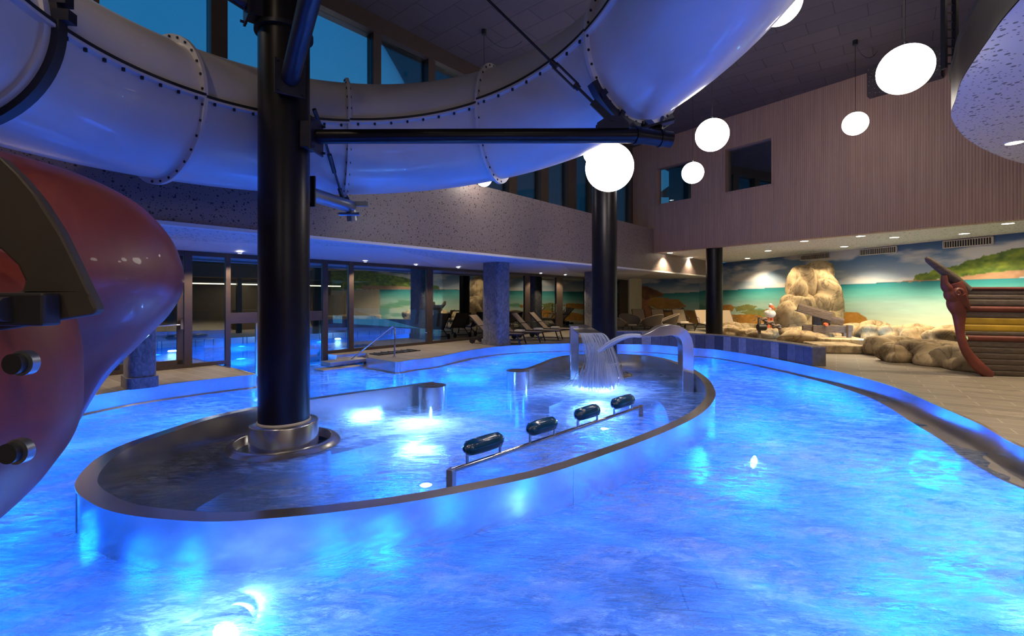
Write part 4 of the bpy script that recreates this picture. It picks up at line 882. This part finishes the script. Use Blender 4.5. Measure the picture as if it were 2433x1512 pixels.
# ------------------------------------------------------------------ handrail and steps
T = thing('pool_handrail', tuple(px(937, 850)), 'slanting chrome handrail at the pool steps beside the glass front', 'handrail')
a = px(818, 868, WZ); dA = a.y; top = pd(931, 776, 13.0); top.z = .83; bt = Vector((pd(937, 848, 12.9).x, 12.9, 0))
b = MB(); b.tube(spline([a-Vector((.1, 0, .1)), a, a.lerp(top, .5), top-(top-a).normalized()*.12, top+Vector((.06, 0, -.0)), Vector((bt.x, 12.95, .7)), bt], 6), .022, 10); b.obj('rail_tube', 'chrome', T); b = MB(); b.cyl(bt, .05, 0, .015, 16); b.obj('floor_flange', 'chrome', T)
T = thing('pool_steps', (-4.5, 13.0, WZ), 'dark stepped entry slabs rising from the water to the deck', 'steps')
sf = SE+FN*.3
for i, (z, w_, off) in enumerate(((-.1, .5, 0), (-.24, .5, .5))):
    b = MB(); c = Vector((-4.75, 13.2, z))+FN*(off*.6)-FD*(.35*i); b.box((c.x, c.y, z-.06), (1.2, w_, .1), math.atan2(FD.y, FD.x)); o = b.obj('step_slab', 'steel_rough', T, bevel=.01)
    for k in (-.45, 0, .45):
        b = MB(); q = c+FD*k+FN*(w_/2-.05); b.cyl((q.x, q.y), .015, z-.3, z-.11, 8); b.obj('step_foot', 'chrome', o)
gr = px(940, 838); b = MB(); b.box((gr.x, gr.y, .012), (1.5, .5, .02), math.atan2(FD.y, FD.x)); 
T = thing('floor_grate', (gr.x, gr.y, 0), 'dark sunken grate in the deck behind the handrail', 'grate'); b.obj('grate_panel', 'black', T)
for k in range(6):
    q = gr+FD*(-.6+.24*k); b = MB(); b.box((q.x, q.y, .03), (.03, .46, .015), math.atan2(FD.y, FD.x)); b.obj('grate_bar', 'dark_steel', T)

# ------------------------------------------------------------------ sun loungers
def make_lounger():
    T = thing('sun_lounger', (0, 0, 0), 'x', 'sun lounger')
    b = MB()    # head towards -x, foot towards +x
    for s in (-.32, .32):
        b.beam((-.15, s, .36), (1.2, s, .36), .035, .04)
        for x0, x1 in ((1.1, 1.22),): b.beam((x0, s, .36), (x1, s, 0), .03, .045)
        b.beam((-.55, s, .12), (-.1, s, .36), .03, .035); b.beam((-.1, s, .36), (-.75, s, 1.02), .035, .035)
        b.tube(spline([(-.5, s*1.08, .62), (-.2, s*1.1, .66), (.12, s*1.1, .62), (.2, s*1.1, .36)], 4), .014, 8)
    b.beam((1.2, -.32, .36), (1.2, .32, .36), .035, .04); b.beam((-.6, -.32, .12), (-.6, .32, .12), .025, .03); b.beam((1.17, -.32, .14), (1.17, .32, .14), .02, .02); b.beam((-.75, -.32, 1.02), (-.75, .32, 1.02), .03, .03)
    b.obj('frame', 'frame_dark', T); b = MB(); b.beam((-.1, 0, .37), (1.18, 0, .37), .6, .014); b.obj('seat_sling', 'sling', T)
    b = MB(); b.beam((-.1, 0, .38), (-.74, 0, 1.02), .6, .014); b.obj('back_sling', 'sling', T)
    for s in (-.34, .34):
        b = MB(); b.tube([(-.6, s-.02, .11), (-.6, s+.02, .11)], .11, 20); b.obj('wheel', 'rubber', T)
    return T
L0 = make_lounger(); Ls = []
def towel(p, rz, lab):
    b = MB(); m_ = Matrix.Rotation(rz, 4, 'Z'); b.box(p, (.32, .42, .03), rz); b.box(p+Vector((0, 0, .028)), (.3, .38, .026), rz)
    b.obj('folded_towel', 'towel', None, lab, 'towel', 'folded towels on the loungers', bevel=.008)
def put(o, x, y, rz, lab, grp):
    o.location = (x, y, 0); o.rotation_euler = (0, 0, rz); o['label'] = lab; o['group'] = grp
rz = math.atan2(-.35, .94); base = Vector((-.75, 16.82, 0)); ll = ['beige sling sun lounger left of and partly behind the plastered column', 'beige sling sun lounger just right of the plastered column', 'beige sling sun lounger third from the plastered column', 'beige sling sun lounger farthest along, behind the fountain lip']
for i in range(4):
    o = L0 if i == 0 else copy_tree(L0); put(o, base.x+.76*i, base.y+.92*i, rz, ll[i], 'sun loungers along the glass front')
    if i: p = Vector((base.x+.76*i, base.y+.92*i, 0))+Vector((math.cos(rz), math.sin(rz), 0))*.3; towel(p+Vector((0, 0, .395)), rz, ['', 'folded towel on the lounger just right of the plastered column', 'folded towel on the third lounger from the plastered column', 'folded towel on the farthest lounger behind the fountain lip'][i])
bl = [(1521, 24.3, 'grey sling lounger beside the white pier at the far mural'), (1568, 24.4, 'grey sling lounger behind the middle wicker chairs'), (1619, 24.1, 'grey sling lounger in front of the painted orange boulder'), (1676, 23.3, 'grey sling lounger just left of the gallery column'), (1731, 22.6, 'grey sling lounger just right of the gallery column')]
for i, (x, d, lab) in enumerate(bl):
    o = copy_tree(L0); X_ = (x-CX)/FOC*d; put(o, X_, d, -PI/2-.1, lab, 'loungers in front of the far mural')
    if i in (2, 3): towel(Vector((X_-.02, d-.45, .395)), -PI/2-.1, ['', '', 'folded towel on the lounger in front of the painted orange boulder', 'folded towel on the lounger just left of the gallery column'][i])
# wicker tub chairs
def make_tub():
    T = thing('wicker_chair', (0, 0, 0), 'x', 'chair'); mb = MB(); n = 28; m_ = 8; vs = []
    for i in range(m_+1):
        t = i/m_
        for j in range(n+1):
            q = -PI*.78+PI*1.56*j/n; hh = .12+.42*(math.cos(q/1.56*.95))**1.0; h = .36+max(0.02, hh)*t; r = .33+.12*t
            vs.append((-r*math.cos(q)*1.05, r*math.sin(q)*1.1, h))
    k = n+1; mb.add(vs, [(i*k+j, (i+1)*k+j, (i+1)*k+j+1, i*k+j+1) for i in range(m_) for j in range(n)], True); mb.v = mb.v
    o = mb.obj('wicker_shell', 'wicker', T); s_ = o.modifiers.new('s', 'SOLIDIFY'); s_.thickness = .02
    b = MB(); b.tube([vs[m_*k+j] for j in range(n+1)], .016, 6); b.obj('rolled_edge', 'sling', T)
    b = MB(); b.lathe((0, 0, .35), [(.001, 0), (.34, 0), (.35, .02)], 28); b.obj('seat_pan', 'wicker', T)
    b = MB(); b.lathe((0, 0, .37), [(.001, 0), (.3, 0), (.32, .03), (.3, .06), (.001, .07)], 28); b.obj('seat_cushion', 'cushion', T)
    for sx, sy in ((1, 1), (1, -1), (-1, 1), (-1, -1)):
        b = MB(); b.tube([(sx*.2, sy*.2, .36), (sx*.3, sy*.3, 0)], .015, 8); b.obj('leg', 'frame_dark', T)
    return T
W0 = make_tub()
for i, (x, d, a, lab) in enumerate([(1497, 21.3, -1.3, 'round wicker tub chair facing the pool right of the second steel column'), (1549, 20.9, 2.2, 'round wicker tub chair turned away in the middle of the group'), (1589, 21.8, 3.0, 'round wicker tub chair seen side on at the right of the group'), (1463, 20.8, 0.2, 'wicker tub chair mostly hidden behind the second steel column')]):
    o = W0 if i == 0 else copy_tree(W0); put(o, (x-CX)/FOC*d, d, a, lab, 'wicker tub chairs')

# ------------------------------------------------------------------ rocks
def lump(mb, c, r, seed, n=26, m=18, amp=.16, mat=None):
    rs = random.Random(seed); ph = [(rs.uniform(1, 2.6), rs.uniform(1, 2.6), rs.uniform(1, 2.6), rs.uniform(0, 6.28)) for _ in range(5)]; vs = []
    for i in range(m+1):
        p = PI*i/m
        for j in range(n):
            q = 2*PI*j/n; u = Vector((math.sin(p)*math.cos(q), math.sin(p)*math.sin(q), math.cos(p))); k = 1
            for a, b_, c_, h in ph: k += amp/2*math.sin(a*2*u.x+b_*2*u.y+c_*2*u.z+h)
            s = max(abs(u.x), abs(u.y), abs(u.z)); k *= (1+(1/s-1)*.35)
            v = Vector((u.x*r[0]*k, u.y*r[1]*k, u.z*r[2]*k)); v = mat @ v if mat else v; vs.append(Vector(c)+v)
    mb.add(vs, [(i*n+j, (i+1)*n+j, (i+1)*n+(j+1) % n, i*n+(j+1) % n) for i in range(m) for j in range(n)], True)
def rockbox(x0, x1, y0, y1, depth, seed, lab, grp='artificial boulders round the paddling pool', zb=0.0, d=None, name='boulder', tilt=0):
    dd_ = d or FOC*(CZ-zb)/(y1-HY)+depth*.3; zt = CZ+(HY-y0)/FOC*dd_; cx_ = ((x0+x1)/2-CX)/FOC*dd_; wx = (x1-x0)/FOC*dd_; h = zt-zb
    mb = MB(); lump(mb, (cx_, dd_, zb+h*.42), (wx*.47, depth*.5, h*.55), seed, mat=Matrix.Rotation(tilt, 3, 'Y')); mb.v = [(v[0], v[1], max(v[2], zb+.0)) for v in mb.v]
    return mb.obj(name, 'rock', None, lab, 'rock', grp)
rk = [(1715, 1772, 766, 796, .9, 'low boulder right behind the gallery column foot'), (1715, 1762, 776, 800, .7, 'small boulder touching the gallery column foot'), (1748, 1815, 780, 801, .8, 'pointed boulder second from the gallery column'), (1776, 1862, 781, 806, .9, 'long rounded boulder in front of the screw pump'),
      (1852, 1980, 778, 817, 1.1, 'longest smooth boulder in front of the wooden water table'), (1966, 2000, 792, 808, .6, 'small stone right of the longest boulder'), (2060, 2160, 795, 848, .9, 'humped boulder at the right end of the stone steps'), (2094, 2172, 815, 862, .7, 'pale slanting boulder on the tiled floor'),
      (2156, 2286, 806, 870, 1.2, 'biggest floor boulder left of the ship stem'), (2240, 2305, 818, 881, .9, 'dark boulder leaning against the ship stem'), (2282, 2350, 828, 888, .8, 'boulder tucked behind the ship stem')]
for i, (a, b_, c_, d_, dp, lab) in enumerate(rk): rockbox(a, b_, c_, d_, dp, 20+i, lab)
fr_ = [(1995, 2060, 768, 'pale boulder below the painted orange dome'), (2040, 2112, 766, 'pale boulder second behind the paddling pool'), (2100, 2160, 772, 'grey boulder in the middle behind the paddling pool'), (2140, 2222, 771, 'long beige boulder behind the paddling pool'), (2205, 2290, 777, 'beige boulder nearest the bowsprit behind the paddling pool'), (1800, 1862, 766, 'flat boulder below the left flank of the standing rock'),(1755, 1806, 768, 'flat boulder behind the screw pump crank')]
for i, (a, b_, c_, lab) in enumerate(fr_):
    xm = (a+b_)/2; q = on_line(M0, MD, xm); d = q.y-1.25; rockbox(a, b_, c_, 800, .8, 50+i, lab, d=d, zb=.0)
# stone steps
for x0, x1, yt, yb, lab in ((1955, 2072, 805, 822, 'upper stone step between the boulders'), (1948, 2062, 821, 840, 'lower stone step between the boulders')):
    a = px(x0, yb); c = px(x1, yb+(3 if x0 > 1950 else 2)); zt = CZ-(yt-HY)/FOC*a.y; b = MB()
    if zt < .12: zt = .2
    b.slab([a, c, c+Vector((.3, 1.3, 0)), a+Vector((.3, 1.3, 0))], (0, 0, zt)); b.obj('stone_step', 'rock', None, lab, 'step', bevel=.04)
# standing rock
mb = MB(); q = on_line(M0, MD, 1925); D0 = 19.9
def rk2(x0, x1, y0, y1, dep, seed, dd=0, tilt=0, amp=.14):
    d = D0+dd; cx_ = ((x0+x1)/2-CX)/FOC*d; cz_ = CZ+(HY-(y0+y1)/2)/FOC*d; lump(mb, (cx_, d, cz_), ((x1-x0)/FOC*d*.5, dep, (y1-y0)/FOC*d*.5), seed, 36, 26, amp, Matrix.Rotation(tilt, 3, 'Y'))
rk2(1851, 1915, 705, 800, .6, 1, -.2); rk2(1880, 1925, 636, 735, .5, 2, .1, .2); rk2(1908, 1980, 628, 720, .55, 3, .15, -.15); rk2(1918, 1992, 668, 760, .6, 4, -.1); rk2(1925, 1996, 700, 800, .65, 5, 0); rk2(1896, 1930, 702, 745, .4, 6, -.35); rk2(1886, 1960, 700, 800, .6, 8, -.05); rk2(1888, 1966, 650, 745, .45, 11, .25)
mb.obj('standing_rock', 'rock', None, 'tall stacked artificial rock standing in front of the sea mural', 'rock')
# paddling pool
b = MB(); pz = .03; a = pd(1760, 800, 20.5); 
pp = [px(1790, 806), px(2300, 826), px(2500, 845), Vector((14.6, 14.2, 0)), Vector((12.6, 21.0, 0)), Vector((11.3, 21.6, 0))]
pp = [(p.x, p.y) for p in (px(1790, 800), px(1975, 812), px(2160, 830), px(2330, 850), Vector((14.7, 13.6, 0)), Vector((12.9, 20.2, 0)), Vector((10.8, 21.0, 0)))]
b.prism(pp, .015, pz); b.obj('paddling_pool_water', 'water_pad' if 'water_pad' in M else 'water_still', None, 'small light blue paddling pool between the boulders', 'water', kind='stuff')
for (x, y) in ((10.9, 17.6), (11.9, 15.6), (12.9, 16.8)): lamp('POINT', (x, y, .35), 9, (.1, .5, 1), .1)
ed = MB(); ed.beam((14.75, 13.6, .06), (12.95, 20.2, .06), .12, .12); ed.obj('paddling_pool_edge', 'black', None, 'dark edge kerb behind the paddling pool', 'kerb')

# wooden water table
T = thing('wooden_water_table', tuple(px(1960, 815)), 'weathered timber water play table with sloping trough and slotted legs', 'play table'); D1 = 17.2
def pl(x0, y0, x1, y1, w, h, name, d0=D1, d1=None, T_=T): b = MB(); b.beam(pd(x0, y0, d0), pd(x1, y1, d1 or d0), w, h); return b.obj(name, 'wood', T_, bevel=.01)
pl(1895, 732, 1975, 755, .12, .26, 'trough_side', 17.0, 16.8); pl(1897, 728, 1977, 750, .12, .22, 'trough_side', 17.7, 17.5); pl(1896, 738, 1976, 759, .6, .03, 'trough_floor', 17.3, 17.1)
pl(1955, 757, 2003, 768, .12, .22, 'lower_trough_side', 16.9, 16.7); pl(1957, 754, 2004, 764, .12, .2, 'lower_trough_side', 17.5, 17.4)
pl(1906, 782, 2024, 783, .08, .25, 'table_beam', 16.6, 16.4); pl(1908, 779, 2026, 780, .08, .22, 'table_beam', 17.5, 17.3)
for x, d in ((1934, 16.6), (2017, 16.4), (2006, 17.3)):
    p = pd(x, 774, d-.07); b = MB(); b.box((p.x, p.y, (p.z)/2+.02), (.12, .1, p.z)); b.obj('table_leg', 'wood', T, bevel=.01)
for x in (1943, 1958): p = pd(x, 770, 17.2); b = MB(); b.box((p.x, p.y, .62), (.12, .5, .7)); b.obj('trough_support', 'wood', T, bevel=.01)
b = MB(); p = pd(1960, 771, 16.5); b.tube([p, p+Vector((0, -.1, 0))], .06, 12); b.obj('red_valve_wheel', 'bird_orange', T)
# screw pump
T = thing('screw_pump', tuple(pd(1815, 800, 18.0)), 'small timber screw pump with hand crank beside the paddling pool', 'play pump')
for x, d in ((1804, 18.0), (1819, 18.6)):
    p = pd(x, 758, d); b = MB(); b.box((p.x, p.y, p.z/2), (.09, .1, p.z)); b.obj('pump_post', 'wood', T, bevel=.01)
b = MB(); b.beam(pd(1803, 758, 18.0), pd(1821, 758, 18.6), .09, .1); b.obj('cross_bar', 'wood', T)
a, c = pd(1812, 760, 18.1), pd(1868, 788, 17.6); b = MB(); b.tube([a, c], .05, 12); b.obj('pump_shaft', 'wood', T)
dv = (c-a); u, v = frame_of(dv); b = MB(); b.tube([a+dv*t+(u*math.cos(t*22)+v*math.sin(t*22))*.09 for t in [i/60 for i in range(61)]], .045, 8); b.obj('pump_spiral', 'rope', T)
b = MB(); e = a-dv.normalized()*.28; b.tube([a, e, e+Vector((-.02, 0, -.16)), e+Vector((-.14, 0, -.2))], .014, 8); b.obj('hand_crank', 'chrome', T)
p = pd(1808, 778, 17.9); b = MB(); b.tube([p+Vector((-.12, 0, 0)), p+Vector((.16, 0, 0))], .13, 16); b.obj('winding_drum', 'black', T)
# bird figure
d = 19.0; T = thing('bird_figure', tuple(pd(1830, 790, d)), 'white bird statue with orange head standing by the paddling pool', 'statue'); c = pd(1830, 746, d)
b = MB(); b.ball(c, (.2, .22, .17), 24, 16); b.ball(c+Vector((-.12, 0, .04)), (.12, .14, .1), 16, 10); b.ball(c+Vector((.0, 0, .17)), (.09, .09, .12), 16, 10); b.obj('body', 'bird_white', T)
b = MB(); b.ball(pd(1833, 730, d), (.1, .1, .1), 20, 12); b.tube([pd(1833, 732, d), pd(1839, 734, d-.25)], [.05, .015], 10); b.obj('head', 'bird_orange', T)
b = MB(); b.ball(pd(1832, 726, d)+Vector((-.02, 0, .03)), (.07, .07, .05), 16, 10); b.obj('head_cap', 'bird_white', T)
for s in (-.07, .07):
    b = MB(); b.tube([c+Vector((s, 0, -.12)), Vector((c.x+s, d, .02))], [.06, .035], 10); b.obj('leg', 'bird_orange', T)

# ------------------------------------------------------------------ ship hull
SD = 9.75
T = thing('pirate_ship_hull', (10.5, SD, 0), 'wooden play ship bow with red, yellow and brown planks', 'play ship')
stem_px = [(2292, 690), (2284, 710), (2283, 730), (2290, 760), (2292, 790), (2299, 820), (2314, 850), (2335, 876), (2358, 897)]
def stemx(z):
    y = HY-(z-CZ)*FOC/SD; xs = np.interp(y, [p[1] for p in stem_px], [p[0] for p in stem_px]); return (xs+6-CX)/FOC*SD
rows = [(682, 690, 'red_ship', 1.3), (690, 700, 'ship_wood', 1), (700, 711, 'ship_wood', 1), (711, 727, 'ship_wood', 1), (727, 741, 'red_ship', 1.4), (741, 755, 'ship_wood', 1), (755, 771, 'yellow_ship', 1), (771, 787, 'yellow_ship', 1), (787, 796, 'ship_wood', 1), (796, 811, 'red_ship', 1.4), (811, 825, 'ship_wood', 1), (825, 839, 'ship_wood', 1), (839, 853, 'ship_wood', 1), (853, 867, 'ship_wood', 1), (867, 881, 'ship_wood', 1), (881, 896, 'ship_wood', 1)]
for y0, y1, mt, bulge in rows:
    z1 = CZ+(HY-y0)/FOC*SD; z0 = max(.0, CZ+(HY-y1)/FOC*SD); mb = MB(); vs = []; n = 14; prof = [(-.02, 0), (.008, .06), (.014, .3), (.014, .7), (.008, .94), (-.02, 1)] if bulge == 1 else [(-.02, 0), (.02, .12), (.045, .35), (.045, .65), (.02, .88), (-.02, 1)]
    for i in range(n+1):
        t = i/n; zm = (z0+z1)/2
        for o_, h in prof:
            z = z0+(z1-z0)*h; x0 = stemx(z); X_ = x0+(15.2-x0)*t; sheer = .10*t*t*(z/1.9)-.0
            flare = .55*(z/1.9)*math.sin(min(1, t*1.2)*PI/2); Yp = SD+.05-flare*.5-.9*math.sin(min(1, t*1.6)*PI/2)*.6-o_*bulge*.6+1.3*t*t*.3; vs.append((X_, Yp, z-.04*t*(1 if z > .3 else 0)))
    k = len(prof); mb.add(vs, [(i*k+j, (i+1)*k+j, (i+1)*k+j+1, i*k+j+1) for i in range(n) for j in range(k-1)], True)
    o = mb.obj('hull_plank', mt, T)
mb = MB(); vs = []
for i in range(15):
    t = i/14
    for z in (0, 1.82): x0 = stemx(z); X_ = x0+.05+(15.2-x0)*t; vs.append((X_, SD+.12+.9*math.sin(t*PI/2), z))
mb.add(vs, [(i*2, i*2+2, i*2+3, i*2+1) for i in range(14)]); mb.obj('far_hull_side', 'ship_wood', T)
mb = MB(); sp_ = spline([pd(x, y, SD-.03) for x, y in [(2268, 672), (2276, 700), (2270, 722), (2278, 745), (2280, 775), (2284, 805), (2296, 835), (2316, 862), (2335, 880), (2352, 893)]], 6)
rr_ = [.11+.03*math.sin(i/len(sp_)*9) for i in range(len(sp_))]; rr_ = [r_*(1-.45*i/len(rr_)) for i, r_ in enumerate(rr_)]; mb.tube(sp_, rr_, 12, True, 1.3); mb.obj('stem_post', 'red_ship', T)
mb = MB(); mb.ball(pd(2277, 697, SD-.1), (.13, .08, .14), 20, 14); mb.tube(spline([pd(2243, 655, SD-.05), pd(2245, 676, SD-.05), pd(2253, 690, SD-.05), pd(2256, 702, SD-.05), pd(2268, 715, SD-.05)], 4), [.05, .055, .06, .065, .075, .085, .09, .09, .085, .085, .09, .095, .1, .1, .1, .1, .1], 12); mb.tube([pd(2280, 700, SD-.1), pd(2290, 722, SD-.08), pd(2302, 734, SD-.06)], [.1, .09, .03], 10); o = mb.obj('figurehead', 'red_ship', T)
mb = MB(); c = pd(2276, 697, SD-.26); mb.tube([c+Vector((math.cos(a)*(.10-.013*a), -.01*a*.3, math.sin(a)*(.10-.013*a))) for a in [i*.3 for i in range(22)]], .022, 8); mb.obj('scroll_carving', 'red_ship', o)
mb = MB(); mb.tube([pd(2297, 690, SD), pd(2262, 660, SD), pd(2225, 632, SD), pd(2206, 618, SD), pd(2200, 612, SD)], [.1, .1, .075, .062, .03], 14); mb.obj('bowsprit', 'ship_wood', T)

# ------------------------------------------------------------------ air vents on the mural
for x0, x1, yt, yb, lab in ((1903, 1972, 601, 613, 'leftmost white air vent above the standing rock'), (2044, 2132, 586, 600, 'middle white air vent high on the mural'), (2243, 2361, 562, 580, 'rightmost white air vent above the ship')):
    a = on_line(M0, MD, x0); c = on_line(M0, MD, x1); m_ = (a+c)/2; n_ = Vector((MD.y, -MD.x, 0)); n_ = n_ if n_.x < 0 else -n_; zt = 3.66; zb = CZ+(HY-yb)/FOC*c.y; L_ = (c-a).length; an = math.atan2(MD.y, MD.x)
    zb = min(zb, 3.5)
    T = thing('air_vent', (m_.x, m_.y, zb), lab, 'vent', 'air vents on the mural'); b = MB()
    for z in (zb, zt): b.box(m_+n_*.03+Vector((0, 0, z)), (L_, .05, .03), an)
    for s in (-1, 1): b.box(m_+n_*.03+MD*(s*L_/2)+Vector((0, 0, (zb+zt)/2)), (.03, .05, zt-zb), an)
    b.obj('frame', 'vent', T); b = MB(); b.box(m_+n_*.012+Vector((0, 0, (zb+zt)/2)), (L_, .01, zt-zb), an); b.obj('backing', 'black', T)
    b = MB(); ns = int(L_/.07)
    for k in range(ns): b.box(m_+n_*.03+MD*(-L_/2+(k+.5)*L_/ns)+Vector((0, 0, (zb+zt)/2)), (.018, .03, zt-zb-.02), an)
    b.obj('grille', 'vent', T)

# ------------------------------------------------------------------ outdoors
b = MB(); b.add([(-60, 5, -.32), (60, 5, -.32), (60, 120, -.32), (-60, 120, -.32)], [(0, 1, 2, 3)]); 
g0 = MB(); a = on_line(FA, FD, 200)-FN*.1; c = on_line(FA, FD, 1600)-FN*.1
q1 = on_line(FA, FD, 380)-FN*.1; q2 = on_line(FA, FD, 1240)-FN*.1; 
def gq(p, q, r, s): g0.add([Vector((v.x, v.y, -.02)) for v in (p, q, r, s)], [(0, 1, 2, 3)])
gq(FA-FD*14, q1, q1-FN*9, FA-FD*14-FN*9); gq(q2, q2+FD*26, q2+FD*26-FN*60, q2-FN*7); gq(FA-FD*14-FN*9, q1-FN*9, q1-FN*70, FA-FD*30-FN*70); gq(q1-FN*9, q2-FN*7, q2-FN*60, q1-FN*70); struct(g0, 'ground_outside', 'stone_out')
g1 = MB(); g1.add([Vector((v.x, v.y, -1.3)) for v in (q1, q2, q2-FN*7, q1-FN*9)], [(0, 1, 2, 3)]); g1.add([Vector((v.x, v.y, z)) for v, z in ((q1-FN*9, -1.3), (q2-FN*7, -1.3), (q2-FN*7, -.02), (q1-FN*9, -.02))], [(0, 1, 2, 3)]); struct(g1, 'outdoor_basin', 'basin')
for k, (s_, o_) in enumerate(((1.5, 6.8), (4.5, 7.6), (7.5, 7.0), (3.0, 3.5), (6.3, 3.2))):
    p = q1+FD*s_-FN*o_; lamp('POINT', (p.x, p.y, -.7), 26, AZ if k > 1 else BLUE, .1)
for k, s_ in enumerate((2.0, 5.2, 8.4)):
    p = q1+FD*s_-FN*7.0; T = thing('underwater_lamp', (p.x, p.y, -.2), ['outdoor pool lamp seen through the wide channel pane', 'outdoor pool lamp seen behind the handrail', 'outdoor pool lamp seen right of the handrail'][k], 'lamp', 'outdoor pool lamps'); b = MB(); b.lathe((p.x, p.y, -.24), [(.001, .0), (.12, 0), (.13, -.03)], 20); b.obj('lens', 'uw', T)
# hills
hm = MB(); vs = []; n = 60
for i in range(n+1):
    t = i/n; X_ = -110+190*t; h = 8+13*math.exp(-((t-.28)/.16)**2)+5*math.exp(-((t-.62)/.1)**2)+.8*math.sin(t*60)+.5*math.sin(t*151); vs += [(X_, 95, -2), (X_, 100, h*.9), (X_, 125, h*1.15), (X_, 150, -2)]
hm.add(vs, [(i*4+j, (i+1)*4+j, (i+1)*4+j+1, i*4+j+1) for i in range(n) for j in range(3)], True); struct(hm, 'hills', 'hill')
# bare trees
def tree(c, h, seed, lab):
    rs = random.Random(seed); T = thing('bare_tree', c, lab, 'tree', 'bare trees outside'); mb = MB()
    def br(p, d, L_, r, k):
        e = p+d*L_; mb.tube([p, (p+e)/2+Vector((rs.gauss(0, .03)*L_, 0, rs.gauss(0, .03)*L_)), e], [r, r*.8, r*.6], 5, False)
        if k > 0:
            for _ in range(3 if k > 1 else 4): br(p+d*L_*rs.uniform(.55, 1), (d+Vector((rs.gauss(0, .5), rs.gauss(0, .5), rs.uniform(-.1, .5)))).normalized(), L_*.66, r*.55, k-1)
    br(Vector(c), Vector((0, 0, 1)), h*.35, .12, 5); mb.obj('branches', 'bark', T)
tree((-4.3, 27, -.02), 5.2, 1, 'bare tree with fine twigs seen through the widest pane'); tree((-6.0, 29, -.02), 4.6, 2, 'bare tree left of the other one outside')
# lit bar pavilion outside at left
p = on_line(FA-FN*13, FD, 600); an = math.atan2(FD.y, FD.x)
T = thing('outdoor_pavilion', (p.x, p.y, -.02), 'low lit pavilion with strip light beyond the outdoor pool', 'building')
b = MB(); b.box((p.x, p.y, 2.9), (12, 4, .6), an); b.obj('roof', 'frame', T); c = p-FN*1.9; b = MB(); b.box((c.x, c.y, 1.28), (11, .15, 2.6), an); b.obj('rear_wall', 'building', T)
c = p+FN*1.7; b = MB(); b.box((c.x, c.y, 2.3), (8, .05, .05), an); b.obj('light_strip', 'strip', T)
for s in (-4, -1.3, 1.4, 4.2): q = p+FD*s+FN*1.8; b = MB(); b.box((q.x, q.y, 1.28), (.2, .2, 2.6), an); b.obj('post', 'frame', T)
lamp('AREA', (p.x, p.y, 2.4), 22, WARM, 3, (0, 0, 0))
for s, lab in ((-2.6, 'left'), (.2, 'middle'), (2.8, 'right')): q = p+FD*s-FN*.8; b = MB(); b.box((q.x, q.y, .5), (1.6, .5, 1.02), an); b.obj('bar_counter', 'building', None, lab+' dark counter block inside the outdoor pavilion', 'counter')

for o in bpy.data.objects:
    if '_o' in o: del o['_o']
